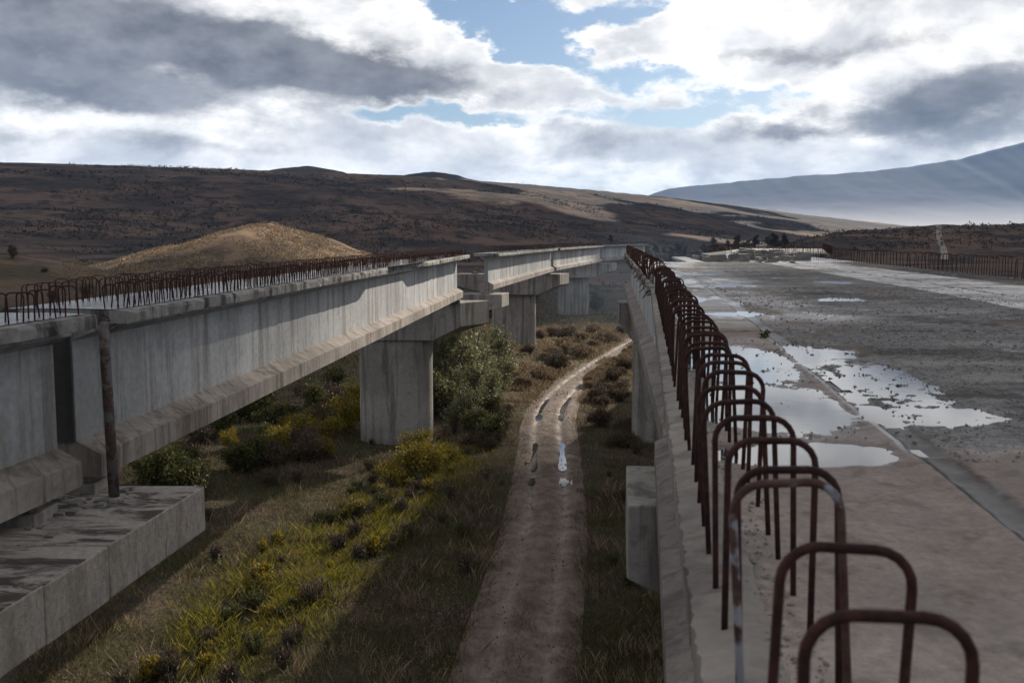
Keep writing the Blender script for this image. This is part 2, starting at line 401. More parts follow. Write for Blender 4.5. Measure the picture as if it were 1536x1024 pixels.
X, Yg = R*np.sin(A), R*np.cos(A)
Z = Hfun(X, Yg)-.35*sst(1.75, 1.1, road_d(X, Yg))*(Yg > 4)
nc, nr = len(azr), len(rr)
idx = np.arange(nc*nr).reshape(nr, nc); nx = np.roll(idx, -1, axis=1)
FQ = np.stack([idx[:-1], nx[:-1], nx[1:], idx[1:]], -1).reshape(-1, 4)
tri = np.interp(X, [-190, -140, -112, -76, -42, -25], [0, .3, 1, 1, .7, 0])*np.exp(-((Yg-295)/62)**4)*(Z > .8)
lf = np.exp(-((X+105)/40)**2-((Yg-185)/45)**2)*.45
rk = np.exp(-((X-8)/20)**2-((Yg-100)/32)**2)*.55
far = sst(900, 1300, Yg)*sst(.52, .62, fbm(X/260+Yg/900, Yg/160, 31, 5))*.55*(X > -700)
dryw = np.clip(np.maximum.reduce([tri*sst(.3, .6, fbm(X/11, Yg/11, 44, 5)+.06), lf, rk, far]), 0, 1)
wood_shade = np.zeros_like(X)  # dark tone for scrub, also standing in for cloud shade on knolls and far slope
for kx, kd in ((466, 1750), (650, 1800)): wood_shade = np.maximum(wood_shade, np.exp(-((X-(kx-768)/F*kd)/150)**6)*sst(kd-420, kd-330, Yg))
wood_shade = np.maximum(wood_shade*.7, .8*sst(1150, 1450, Yg)*sst(.60, .44, fbm(X/150, Yg/120, 36, 5)))
ter = mesh_obj('ground', np.stack([X, Yg, Z], -1).reshape(-1, 3), FQ[:, ::-1].copy(), M['terrain'], None, True, uv=np.stack([dryw, wood_shade], -1).reshape(-1, 2))
tag(ter, kind='structure', label='dark brown valley floor rising into scrub covered hills')

# far blue mountain
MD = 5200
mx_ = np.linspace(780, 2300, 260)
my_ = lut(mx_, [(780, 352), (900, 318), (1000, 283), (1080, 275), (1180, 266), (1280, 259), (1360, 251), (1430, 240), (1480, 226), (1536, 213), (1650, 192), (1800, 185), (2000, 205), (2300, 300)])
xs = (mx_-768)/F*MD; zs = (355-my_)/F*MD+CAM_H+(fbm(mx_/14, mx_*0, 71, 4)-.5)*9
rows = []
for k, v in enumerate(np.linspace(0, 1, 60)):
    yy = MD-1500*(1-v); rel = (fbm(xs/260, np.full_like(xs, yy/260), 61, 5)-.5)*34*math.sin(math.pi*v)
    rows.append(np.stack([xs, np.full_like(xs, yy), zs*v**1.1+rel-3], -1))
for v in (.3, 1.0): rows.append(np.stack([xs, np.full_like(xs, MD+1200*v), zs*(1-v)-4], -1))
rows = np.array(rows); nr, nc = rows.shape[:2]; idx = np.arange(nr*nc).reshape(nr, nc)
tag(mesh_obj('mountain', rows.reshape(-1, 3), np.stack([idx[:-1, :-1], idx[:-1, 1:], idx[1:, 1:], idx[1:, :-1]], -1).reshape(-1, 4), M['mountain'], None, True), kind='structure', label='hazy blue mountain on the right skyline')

# dirt road ---------------------------------------------------------
def path_frame(P):
    d = np.gradient(P, axis=0); d /= np.linalg.norm(d, axis=1)[:, None]
    return np.stack([d[:, 1], -d[:, 0]], -1)
RN = path_frame(ROAD)
tt = np.linspace(-1.7, 1.7, 70)
Xr = ROAD[:, 0][:, None]+RN[:, 0][:, None]*tt; Yr = ROAD[:, 1][:, None]+RN[:, 1][:, None]*tt
ruts = np.exp(-((np.abs(tt)-.72)/.26)**2)[None, :]
pools = np.zeros(len(ROAD))
for yc, w in ((49.5, 1.6), (52.5, 1.5), (67.0, 2.8), (62, .8), (45.5, .7)): pools += np.exp(-((ROAD[:, 1]-yc)/w)**2)
edge = sst(.95, 1.6, np.abs(tt)[None, :]+(fbm(Yr*.35, Xr*0+np.sign(tt)[None, :]*7, 87, 5)-.5)*.7)
rutw = ruts*(.55+.9*fbm(Yr*.25, Xr*0+np.sign(tt)[None, :]*5, 89, 3))
pl_ = np.minimum(pools, 1)[:, None]*np.maximum(ruts, .62)
zr = .13-.105*rutw+(fbm(Xr*1.3, Yr*.4, 81, 4)-.5)*.06+(fbm(Xr*8, Yr*3, 83, 4)-.5)*.04-.045*pl_-.13*edge
zr = np.where(Yr > 62, zr+Hfun(Xr, Yr), zr)
nr, nc = Xr.shape; idx = np.arange(nr*nc).reshape(nr, nc)
RQ = np.stack([idx[:-1, :-1], idx[:-1, 1:], idx[1:, 1:], idx[1:, :-1]], -1).reshape(-1, 4)
tag(mesh_obj('dirt_road', np.stack([Xr, Yr, zr], -1).reshape(-1, 3), RQ, M['road'], None, True, uv=np.stack([np.clip(rutw, 0, 1), Yr], -1).reshape(-1, 2)), kind='structure', label='muddy two rut track running between the bridges')
wl = np.where(Yr > 62, Hfun(ROAD[:, 0], ROAD[:, 1])[:, None], 0)+np.full_like(Xr, .034)
pk = ((np.minimum(pools, 1)[:, None]*np.maximum(ruts, .5)) > .22) & (np.abs(tt)[None, :] < 1.2)
pf = pk.reshape(-1)[RQ].all(1)
pq = RQ[pf]; used, inv = np.unique(pq, return_inverse=True)
tag(mesh_obj('track_puddle', np.stack([Xr, Yr, wl], -1).reshape(-1, 3)[used], inv.reshape(-1, 4), M['water'], None, True), kind='structure', label='rain water standing in the wheel ruts')

# pale path climbing the right hill
P = smooth_path([(143, 330), (163, 378), (182.5, 428), (203, 476), (215, 505), (221, 522)], 200); Nn = path_frame(P)
V = []; 
for i in range(200):
    for q in (-1.15, 0, 1.15):
        x, y = P[i]+Nn[i]*q; V.append((x, y, float(Hfun(x, y))+.2))
idx = np.arange(600).reshape(200, 3)
tag(mesh_obj('path', V, np.stack([idx[:-1, :-1], idx[:-1, 1:], idx[1:, 1:], idx[1:, :-1]], -1).reshape(-1, 4), M['path']), kind='structure', label='pale path climbing the low hill')

# ------------------------------------------------------------------ bridges
def stations(p, q, n, lift0=0., lift1=0.):
    p = np.array(p, float); q = np.array(q, float); d = (q-p); d2 = d[:2]/np.linalg.norm(d[:2]); nx_, ny_ = d2[1], -d2[0]
    return [(*(p+d*s), nx_, ny_) for s in np.linspace(0, 1, n)]
def girder_sec(tc, face, side=1):
    """I-girder centred on lateral tc: heights relative to deck level"""
    w, f, tf = .13, .47, .40
    R_ = [(tc+tf, -.18), (tc+tf, -.30), (tc+w, -.42), (tc+w, -1.80), (tc+f, -1.98), (tc+f, -2.30)]
    L_ = [(2*tc-x, z) for x, z in reversed(R_)]
    return R_+L_
def web_sec(tc):
    w, tf = .13, .40
    R_ = [(tc+tf, -.185), (tc+tf, -.30), (tc+w, -.42), (tc+w, -1.83)]
    return R_+[(2*tc-x, z) for x, z in reversed(R_)]
def flange_sec(tc):
    w, f = .13, .47
    R_ = [(tc+w-.01, -1.81), (tc+f, -1.98), (tc+f, -2.31)]
    return R_+[(2*tc-x, z) for x, z in reversed(R_)]
def add_girder(root, p, q, tc, n=40, fmat='flange'):
    st = stations(p, q, n)
    g = MB(); g.sweep(web_sec(tc), st); go = g.build('girder', M['web'], root)
    f = MB(); f.sweep(flange_sec(tc), st, .006, 3, jf=(1, 2)); fo = f.build('bottom_flange', M[fmat], go)
    return go
def hoop_mesh(w=.22, h=.5, r=.0102, n=8, seg=5):
    mb = MB(); cr = .062; P = [(0, 0, -.06), (0, 0, h*.5)]
    for k in range(seg+1):
        a = math.pi-k*(math.pi/2)/seg; P.append((cr+cr*math.cos(a), 0, h-cr+cr*math.sin(a)))
    for k in range(seg+1):
        a = math.pi/2-k*(math.pi/2)/seg; P.append((w-cr+cr*math.cos(a), 0, h-cr+cr*math.sin(a)))
    P += [(w, 0, h*.5), (w, 0, -.06)]
    mb.tube(P, r, n)
    return mb
HM = {}
def hoop_data(w, h, mat):
    k = (w, h, mat)
    if k not in HM:
        o = hoop_mesh(w, h, .0102 if h < .45 else .0088).build('rebar_hoop', M[mat], None, True); HM[k] = o.data
        bpy.data.objects.remove(o)
    return HM[k]
def place_hoop(root, x, y, z, dx, dy, w=.22, h=.5, mat='rust', jt=.03, label=None):
    o = bpy.data.objects.new('rebar_hoop', hoop_data(w, h, mat)); COL.objects.link(o); o.parent = root
    o.location = (x, y, z); a = math.atan2(-dx, dy)
    o.rotation_euler = (random.gauss(0, jt), random.gauss(0, jt), a+random.gauss(0, jt*2))
    if label: o['label'] = label
    o['group'] = 'rusty rebar hoops along the deck edge'
    return o
def hoop_mass(root, rows, name='rebar_hoops', n=5):
    """many distant hoops as one part"""
    base = hoop_mesh(n=n, seg=2); V0 = np.array(base.V); mb_V = []; mb_F = []; off = 0
    for (x, y, z, dx, dy, w, h) in rows:
        a = math.atan2(-dx, dy)+random.gauss(0, .06); V = V0.copy(); V[:, 0] *= w/.22; V[:, 2] *= h/.5*random.uniform(.9, 1.06); V[:, 0] += V[:, 2]*random.gauss(0, .04); V[:, 1] += V[:, 2]*random.gauss(0, .05)
        X_ = V[:, 0]*math.cos(a)-V[:, 1]*math.sin(a)+x; Y_ = V[:, 0]*math.sin(a)+V[:, 1]*math.cos(a)+y
        mb_V.append(np.stack([X_, Y_, V[:, 2]+z], -1)); mb_F += [[i+off for i in f] for f in base.F]; off += len(V)
    o = mesh_obj(name, np.concatenate(mb_V), mb_F, M['rust'], root, False); o['kind'] = 'stuff'
    return o
def slab_part(root, p, q, width, n, over=0.0, notch=None, mat='slab', thick=.18, jit=.010, seed=1, side=1):
    """deck slab: p,q are the visible edge line (lateral 0); the body runs to -width*side"""
    st = stations(p, q, n); mb = MB()
    e = 0.0
    sec = [(e, -.0), (e+.012*side, -.06), (e, -thick), (-side*.5, -thick-.003), (-side*width, -thick), (-side*width, 0), (-side*.12, .0)]
    b = len(mb.V); r = np.random.default_rng(seed)
    for i, (x, y, z, nx_, ny_) in enumerate(st):
        u = i/(n-1); cut = notch(u) if notch else 0
        for j, (tq, h) in enumerate(sec):
            dt = dz = 0
            if j in (0, 1, 2): dt = r.normal()*jit-side*cut; dz = r.normal()*jit*.35-(abs(r.normal())*jit*.8 if j == 0 else 0)
            mb.V.append((x+nx_*(tq+dt), y+ny_*(tq+dt), z+h+dz))
    k = len(sec)
    for i in range(n-1):
        for j in range(k): mb.F.append([b+i*k+j, b+i*k+(j+1) % k, b+(i+1)*k+(j+1) % k, b+(i+1)*k+j])
    mb.F.append(list(range(b, b+k))[::-1]); mb.F.append(list(range(b+(n-1)*k, b+n*k)))
    return mb.build('deck_slab', M[mat], root)
def wet_top(root, p, q, t0, t1, n=60):
    st = stations(p, q, n); V = []; Fc = []
    ts = np.linspace(t0, t1, 24)
    for (x, y, z, nx_, ny_) in st:
        for tq in ts: V.append((x+nx_*tq, y+ny_*tq, z+.012+.010*(vnoise(x*2+tq*2, y*2, 5)-.5)))
    idx = np.arange(n*24).reshape(n, 24)
    return mesh_obj('deck_surface', V, np.stack([idx[:-1, :-1], idx[1:, :-1], idx[1:, 1:], idx[:-1, 1:]], -1).reshape(-1, 4)[:, ::-1].copy(), M['wetdeck'], root, True)
def dirn(p, q):
    d = np.array(q[:2], float)-np.array(p[:2], float); d /= np.linalg.norm(d); return d

# ---- left bridge (visible edge is its right edge)
def left_span(label, p, q, n, girders, notch=None, seed=1, inner=.05, wet=True, gin0=.25, gin1=.25):
    root = empty('bridge_span', (p[0]-4, p[1], p[2])); tag(root, label, 'bridge')
    p = np.array(p); q = np.array(q); d = (q-p)/np.linalg.norm((q-p)[:2])
    slab_part(root, p, q, 1.72, n, notch=notch, seed=seed, side=1)
    for tc in girders: add_girder(root, p+d*gin0, q-d*gin1, tc, max(12, n//4))
    if wet: wet_top(root, p, q, -1.70, -.14)
    return root
L1p, L1q = (-6.35, 4.2, DK), (-5.38, 12.85, DK)
L2p, L2q = (-5.29, 13.62, DK), (-2.27, 54.6, DK+.02)
L3p, L3q = (-.85, 64.0, DK-.08), (4.75, 103, DK-.22)
L4p, L4q = (5.0, 104.0, DK-.22), (13.6, 146, DK-.28)
L5p, L5q = (13.9, 147, DK-.28), (25.5, 186, DK-.35)
L6p, L6q = (25.9, 187, DK-.35), (46, 232, DK-.4)
gs = (-.86,)
l1 = left_span('near concrete bridge span cut off by the left picture edge', L1p, L1q, 60, gs, seed=2, gin0=.05, gin1=-.18)
dv = dirn(L1p, L1q)
for k in range(20):
    x, y = np.array(L1p[:2])+dv*(8.55-k*.23)
    place_hoop(l1, x-dv[1]*.40, y+dv[0]*.40, DK, dv[0], dv[1], .22, random.choice((.35, .37, .39)), jt=.08)
    place_hoop(l1, x-dv[1]*1.62, y+dv[0]*1.62, DK, dv[0], dv[1], .22, random.choice((.35, .37, .39)), jt=.08)
def notch2(u):
    # the overhang has broken back along part of the span and frays to bare steel at its far end
    return .36*float(sst(.44, .47, u)*sst(.66, .60, u))+.05*float(vnoise(u*90, 0, 3))*float(sst(.6, .8, u))
l2 = left_span('long concrete bridge span with rusty hoops over the broad left column', L2p, L2q, 170, gs, notch2, seed=3, gin0=-.12, gin1=.15)
dv = dirn(L2p, L2q); L = 41.1
rows = []
for k in range(214):
    sd_ = .2+k*.19
    for t_ in (.40, 1.62):
        if 110 < k < 120 and t_ < 1: continue
        x, y = np.array(L2p[:2])+dv*sd_; x -= dv[1]*t_; y += dv[0]*t_
        if k < 100 and (t_ < 1): place_hoop(l2, x, y, DK, dv[0], dv[1], .22, random.choice((.33, .35, .37)), jt=.06)
        else: rows.append((x, y, DK, dv[0], dv[1], .22, .36))
hoop_mass(l2, rows)
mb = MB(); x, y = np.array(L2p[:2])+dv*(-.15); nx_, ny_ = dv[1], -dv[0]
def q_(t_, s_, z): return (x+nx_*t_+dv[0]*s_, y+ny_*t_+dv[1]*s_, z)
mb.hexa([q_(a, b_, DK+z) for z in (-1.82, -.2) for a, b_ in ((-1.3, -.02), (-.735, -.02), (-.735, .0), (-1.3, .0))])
mb.build('gap_shade_sheet', M['damp_or_shade'], l2)  # thin dark sheet added to imitate the shade in the gap
# frayed bars sticking out of the far end of the slab
mb = MB(); r = random.Random(5)
for k in range(26):
    t0 = -.1-r.random()*1.0; x, y = np.array(L2q[:2])+dv*(-.1); nx_, ny_ = dv[1], -dv[0]
    ln = r.uniform(.15, .55); z = DK-.05-r.random()*.09
    mb.tube([(x+nx_*t0, y+ny_*t0, z), (x+nx_*t0+dv[0]*ln*.6, y+ny_*t0+dv[1]*ln*.6, z+.02), (x+nx_*(t0+r.gauss(0, .05))+dv[0]*ln, y+ny_*t0+dv[1]*ln, z+r.uniform(-.08, .06))], .008, 5)
mb.build('bent_rebar', M['rust'], l2)['kind'] = 'stuff'
def far_span(label, p, q, n, seed, mass=True):
    o = left_span(label, p, q, n, gs, seed=seed)
    dv = dirn(p, q); L = np.linalg.norm(np.array(q[:2])-np.array(p[:2])); rows = []
    for k in range(int(L/.42)):
        x, y = np.array(p[:2])+dv*(.2+k*.42); z = p[2]+(q[2]-p[2])*(k*.42/L)
        rows.append((x-dv[1]*.36, y+dv[0]*.36, z, dv[0], dv[1], .22, .45))
        if k % 2: rows.append((x-dv[1]*1.6, y+dv[0]*1.6, z, dv[0], dv[1], .22, .45))
    hoop_mass(o, rows, n=4)
    return o
l3 = far_span('grey bridge span beyond the gap in the left bridge', L3p, L3q, 60, 5)
l4 = far_span('curving bridge span between the third and fourth columns', L4p, L4q, 50, 6)
l5 = far_span('hazy bridge span past the farthest left column', L5p, L5q, 40, 7)
for o in (l1, l2, l3, l4, l5): reparent(o)

# ---- right bridge
def Xe(y):
    y = np.asarray(y, float); return np.where(y < 19.4, .145+.132*y, 2.706+.1*(y-19.4))
RW = 9.15
WE = [(.55, 4.55, .55, .30), (.55, 5.9, .56, 1.05), (.6, 8.0, .55, 1.45), (1.4, 5.55, .56, .42), (1.48, 6.9, .36, 1.4), (1.3, 8.5, .36, .85),
      (1.0, 13.0, .5, .5), (.55, 16, .3, .9), (1.6, 21, .5, 1.1), (.7, 24.5, .35, 1.6), (1.9, 28, .5, 1.5), (.9, 32, .4, 1.4), (2.6, 35, .9, 1.2), (1.0, 37.6, .8, .8),
      (3.0, 16, .5, .7), (4.0, 22, .5, .8)]
def wmask(t_, y_):
    m_ = np.zeros_like(t_)
    for a, b_, ra, rb in WE: m_ = np.maximum(m_, 1-sst(.55, 1.15, np.sqrt(((t_-a)/ra)**2+((y_-b_)/rb)**2)))
    return m_
def deck_z(t_, y_):
    g = sst(1.17, 1.22, t_); sm = g*(1-sst(4.4, 4.9, y_))
    rough = .004+.012*g*(1-.75*sm)
    wn = np.clip(wmask(t_, y_)*3, 0, 1)
    n = (fbm(t_*14, y_*14, 91, 3)-.5)*(rough*2.2+.011*wn)+(fbm(t_*2.6, y_*1.6, 95, 5)-.5)*.028
    band = sst(1.03, 1.07, t_)*(1-sst(1.15, 1.22, t_))*.014
    lip = np.exp(-((t_-1.0)/.03)**2)*.010
    z = n-band+lip+.006-.027*wmask(t_, y_)
    z -= np.exp(-((y_-10.5)/.05)**2)*.02
    return z
def deck_mesh(root, ys, t0f, ts, name='deck_surface'):
    Yd, Td = np.meshgrid(ys, ts, indexing='ij')
    z = deck_z(Td, Yd); X_ = Xe(Yd)+.08+Td
    nr, nc = Yd.shape; idx = np.arange(nr*nc).reshape(nr, nc)
    Q = np.stack([idx[:-1, :-1], idx[:-1, 1:], idx[1:, 1:], idx[1:, :-1]], -1).reshape(-1, 4)
    o = mesh_obj(name, np.stack([X_, Yd, DK+z], -1).reshape(-1, 3), Q, M['deck'], root, True, uv=np.stack([Td, Yd], -1).reshape(-1, 2))
    return o, Yd, Td, Q
tsn = np.concatenate([np.arange(.02, 2.6, .022), np.arange(2.6, 9.1, .05), [9.08]])
tsf = np.concatenate([np.arange(.02, 3.0, .05), np.arange(3.0, 9.1, .09), [9.08]])
r1 = empty('bridge_span', (3, 0, DK)); tag(r1, 'foreground bridge deck with worn concrete, gravel and tall rusty hoops', 'bridge')
r2 = empty('bridge_span', (7, 19.4, DK)); tag(r2, 'right bridge span beyond the foreground deck, its slab partly missing', 'bridge')
ysn = np.concatenate([np.arange(-3.9, 1.5, .15), np.arange(1.5, 4, .035), np.arange(4, 10.9, .026), np.arange(10.9, 19.36, .06), [19.37]])
deck_mesh(r1, ysn, None, tsn)
ysf = np.concatenate([np.arange(19.43, 39.4, .11), [39.45]])
deck_mesh(r2, ysf, None, tsf)
# puddles: level water wherever the worn deck lies lower
for ys_, ts_ in ((np.arange(4.0, 19.3, .06), np.arange(.05, 7.6, .05)), (np.arange(19.45, 39.4, .15), np.arange(.05, 7.6, .08))):
    Yd, Td = np.meshgrid(ys_, ts_, indexing='ij'); w = wmask(Td, Yd) > .02
    nr, nc = Yd.shape; idx = np.arange(nr*nc).reshape(nr, nc)
    Q = np.stack([idx[:-1, :-1], idx[:-1, 1:], idx[1:, 1:], idx[1:, :-1]], -1).reshape(-1, 4)
    Q = Q[w.reshape(-1)[Q].all(1)]; used, inv = np.unique(Q, return_inverse=True)
    V = np.stack([Xe(Yd)+.08+Td, Yd, np.full_like(Yd, DK-.0085)], -1).reshape(-1, 3)[used]
    tag(mesh_obj('puddle', V, inv.reshape(-1, 4), M['water'], None, True), kind='structure', label='shallow rain puddles on the worn bridge deck')
def rslab(root, y0, y1, n, t0, t1, seed, edge_jit=.012, cut=None, fray=0):
    mb = MB(); r = np.random.default_rng(seed); ys = np.linspace(y0, y1, n); k = 8
    for y in ys:
        x0 = float(Xe(y)); c_ = cut(y) if cut else 0
        sec = [(t0+c_, 0.0), (t0+c_+.10, .022), (t0+c_+.19, .012), (t0+c_+.22, -.035), (t1, -.035), (t1, -.18), (t0+.4, -.183), (t0+c_*.7+.01, -.18)]
        for j, (a, h) in enumerate(sec):
            e = edge_jit*(1+fray) if j in (0, 7) else edge_jit*.6 if j < 4 else 0
            mb.V.append((x0+a+r.normal()*e, y, DK+h+r.normal()*e*.5))
    for i in range(n-1):
        for j in range(k): mb.F.append([i*k+j, i*k+(j+1) % k, (i+1)*k+(j+1) % k, (i+1)*k+j])
    mb.F.append(list(range(k))[::-1]); mb.F.append(list(range((n-1)*k, n*k)))
    return mb.build('deck_slab', M['edge'], root)
rslab(r1, -3.9, 19.37, 700, 0, RW, 1, .0045)
rslab(r2, 19.43, 39.45, 180, 0.02, RW, 2, .02, lambda y: .10*float(vnoise(y*1.3, 0, 8)), 1.5)
rslab(r2, 39.45, 60.2, 150, 0.02, .95, 3, .03, lambda y: .16*float(vnoise(y*1.1, 0, 8)), 1.5)      # only the outer strip goes on
# right-hand remainder of the slab past the hole
mb = MB(); ys = np.linspace(39.46, 61, 50)
for y in ys:
    x0 = float(Xe(y))
    for a, h in ((4.7, 0), (RW, 0), (RW, -.18), (4.7, -.18)): mb.V.append((x0+a+random.gauss(0, .03), y, DK+h+random.gauss(0, .008)))
for i in range(49):
    for j in range(4): mb.F.append([i*4+j, i*4+(j+1) % 4, (i+1)*4+(j+1) % 4, (i+1)*4+j])
mb.F += [[3, 2, 1, 0], [49*4+j for j in range(4)]]
mb.build('deck_slab', M['wetdeck'], r2)
for tc in (.52, 3.2, 5.6, 8.1):
    add_girder(r1, (float(Xe(-3.9)), -3.9, DK), (float(Xe(14.35)), 14.35, DK), tc, 30, 'edge')
    y0 = 14.75
    add_girder(r2, (float(2.706+.1*(y0-19.4)), y0, DK), (float(Xe(60)), 60.0, DK), tc, 40, 'edge')
    if tc in (3.2,): pass
HY = [1.27, 1.59, 1.95, 2.10, 2.43]
y = 2.43
while y < 17.2:
    y += random.uniform(.23, .32); HY.append(y)
for i, y in enumerate(HY):
    lab = None; mat = 'rust'; h = random.choice((.49, .5, .5, .51)); dxo = 0
    if i == 2: mat = 'rustpale'; lab = 'rebar hoop with pale crust on its left bend'; h = .505
    o = place_hoop(r1, float(Xe(y))+.075+random.gauss(0, .004), y, DK, .132, 1, .212, h, mat, .022 if i < 6 else .045, lab)
hr = [(float(Xe(y))+.09, y) for y in np.arange(20.6, 59.8, .40)]; hq = [(float(Xe(y))+8.9, y) for y in np.arange(21.5, 60.5, .40)]
for (x, y) in hr[:48]: place_hoop(r2, x, y, DK, .1, 1, .22, random.choice((.47, .5, .52)), jt=.09)
for (x, y) in hq[:50]: place_hoop(r2, x, y, DK, .1, 1, .22, random.choice((.47, .5, .52)), jt=.05)
hoop_mass(r2, [(x, y, DK, .1, 1, .22, .5) for x, y in hr[48:]+hq[50:]])
# hanging scraps of slab reinforcement on the frayed left edge
mb = MB(); r = random.Random(9)
for k in range(60):
    y = r.uniform(19.6, 58); x = float(Xe(y))+.02
    mb.tube([(x+.08, y, DK-.06), (x-.05, y+r.gauss(0, .05), DK-.06-r.random()*.05), (x-.05-r.random()*.12, y+r.gauss(0, .12), DK-.10-r.random()*.15)], .008, 5)
mb.build('bent_rebar', M['rust'], r2)['kind'] = 'stuff'
# a third right-hand span far behind, bending away to the right
r3 = empty('bridge_span', (18, 66, DK)); tag(r3, 'distant right bridge span with a row of tiny hoops', 'bridge')
slab_part(r3, (12.6, 66, DK-.1), (24, 104, DK-.2), 8.0, 40, side=-1, seed=12)
for tc in (.8, 3.4, 6.2): add_girder(r3, (12.6, 66.2, DK-.1), (24, 103.8, DK-.2), tc, 14)
rows = []
for k in range(80):
    u = k/80; rows.append((12.6+11.4*u+.15, 66+38*u, DK-.1-.1*u, .29, .96, .22, .5)); rows.append((20.2+11.4*u, 63.8+38*u, DK-.1-.1*u, .29, .96, .22, .5))
hoop_mass(r3, rows, n=4)
for o in (r1, r2, r3): reparent(o)

# ---- piers
def column(root, cx, cy, w, d, z0, z1, ang=0):
    mb = MB(); hw, hd = w/2, d/2; ch = hd*.86; ring = []
    for (sx, sy, a0) in ((1, -1, -90), (1, 1, 0), (-1, 1, 90), (-1, -1, 180)):
        for k in range(7):
            a = math.radians(a0+k*15); ring.append((sx*(hw-ch)+ch*math.cos(a), sy*(hd-ch)+ch*math.sin(a)))
    c_, s_ = math.cos(ang), math.sin(ang); k = len(ring)
    zs_ = np.linspace(z0, z1, 5)
    for z in zs_:
        for x, y in ring: mb.V.append((cx+x*c_-y*s_, cy+x*s_+y*c_, z))
    for i in range(4):
        for j in range(k): mb.F.append([i*k+j, i*k+(j+1) % k, (i+1)*k+(j+1) % k, (i+1)*k+j])
    mb.F.append(list(range(k))[::-1]); mb.F.append(list(range(4*k, 5*k)))
    return mb.build('column', M['pier'], root)
def cap(root, pts_top, y0, y1, xl, xr, ztop, hend, hmid, xa, xb, skew=0, skewl=0, name='pier_cap', mat='cap'):
    """hammerhead seen from the front: ends hend deep, hmid deep between xa and xb; skew shifts the right end's far edge"""
    mb = MB(); prof = [(xl, ztop), (xl, ztop-hend), (xa, ztop-hmid), (xb, ztop-hmid), (xr, ztop-hend), (xr, ztop)]
    V = []
    for y, f in ((y0, 0), (y1, 1)):
        for j, (x, z) in enumerate(prof): V.append((x+(skew*f if j >= 4 else skewl*f), y, z))
    Fc = [[0, 1, 2, 3, 4, 5], [11, 10, 9, 8, 7, 6]]+[[j, (j+1) % 6, (j+1) % 6+6, j+6][::-1] for j in range(6)]
    mb.add(V, Fc); return mb.build(name, M[mat], root, bevel=.03)
def bearing(root, x, y, z0, z1, s=.55):
    mb = MB(); mb.box(x-s*.62, x+s*.62, y-s*.6, y+s*.6, z0-.01, z0+(z1-z0)*.55); mb.box(x-s*.45, x+s*.45, y-s*.42, y+s*.42, z0+(z1-z0)*.55+.0, z1)
    return mb.build('bearing_block', M['cap'], root, bevel=.015)
GB = DK-2.31          # underside of the girders
ztop = GB-.27
# near left pier: three long cap blocks
p1 = empty('bridge_pier', (-8.5, 11.5, 0)); tag(p1, 'low stained concrete ledge with rusty pipe, bottom left under the girders', 'bridge pier')
def cap_block(y0, y1, x0, x1, top):
    mb = MB(); mb.hexa([(-11.5, y0, top-.66), (x0, y0, top-.66), (x1, y1, top-.66), (-11.5, y1, top-.66), (-11.5, y0, top), (x0, y0, top), (x1, y1, top), (-11.5, y1, top)])
    mb.build('pier_cap', M['ledge'], p1, bevel=.025)
# stained ledge material: dark moss and dirt streaks on top, board marks on the face
m, t, b = material('stained_ledge'); p = t.pos()
a1 = t.noise(t.vscale(p, (.5, 1.4, 1)), 1.6, 6, .65, .8); a2 = t.noise(t.vscale(p, (1.5, 1.5, .35)), 2.6, 6, .7); a3 = t.noise(p, 14, 5, .7)
nz = t.new('ShaderNodeSeparateXYZ'); t.l.new(t.new('ShaderNodeNewGeometry').outputs['Normal'], nz.inputs[0])
top = t.sstep(nz.outputs['Z'], .5, .9)
c = t.mixc(t.sstep(a2, .35, .65), (.30, .255, .21), (.47, .41, .35))
ctop = t.mixc(t.sstep(a1, .42, .56), (.06, .044, .034), (.36, .315, .275))
c = t.mixc(t.m('MULTIPLY', t.sstep(a2, .58, .68), .7), c, (.09, .075, .06))
c = t.mixc(top, c, ctop)
c = t.mixc(1.0, c, t.ramp(a3, [(.25, (.65, .65, .65)), (.75, (1.2, 1.2, 1.2))]), 'MULTIPLY')
t.l.new(c, b.inputs['Base Color']); b.inputs['Roughness'].default_value = .8
t.l.new(t.bump(t.m('ADD', a3, t.m('MULTIPLY', a2, 1.2)), .7, .03), b.inputs['Normal']); M['ledge'] = m
cap_block(11.36, 14.12, -4.72, -4.45, ztop)
cap_block(10.02, 11.33, -4.85, -4.72, ztop-.012)
cap_block(7.2, 9.99, -5.1, -4.85, ztop+.006)
column(p1, -10.2, 11.2, 3.2, 2.2, -.4, ztop-.66)
bearing(p1, -6.25, 12.35, ztop, GB); bearing(p1, -6.08, 13.85, ztop, GB, .4); bearing(p1, -8.7, 12.3, ztop, GB); bearing(p1, -8.6, 13.8, ztop, GB, .4)
mb = MB(); r = random.Random(3)
for k in range(26):
    x = r.uniform(-6.4, -5.3); y = r.uniform(11.6, 13.9); s = r.uniform(.02, .09)
    P = [(x+r.uniform(-s, s), y+r.uniform(-s, s), ztop+(.0 if q < 4 else s*r.uniform(.4, .9))) for q in range(8)]
    q = [(x-s, y-s*.7, ztop-.005), (x+s, y-s, ztop-.005), (x+s*.8, y+s, ztop-.005), (x-s*.9, y+s*.8, ztop-.005)]
    mb.hexa(q+[(a+r.gauss(0, s*.2), b_+r.gauss(0, s*.2), ztop+s*r.uniform(.4, .8)) for a, b_, _ in q])
mb.build('rubble', M['stone'], p1)['kind'] = 'stuff'
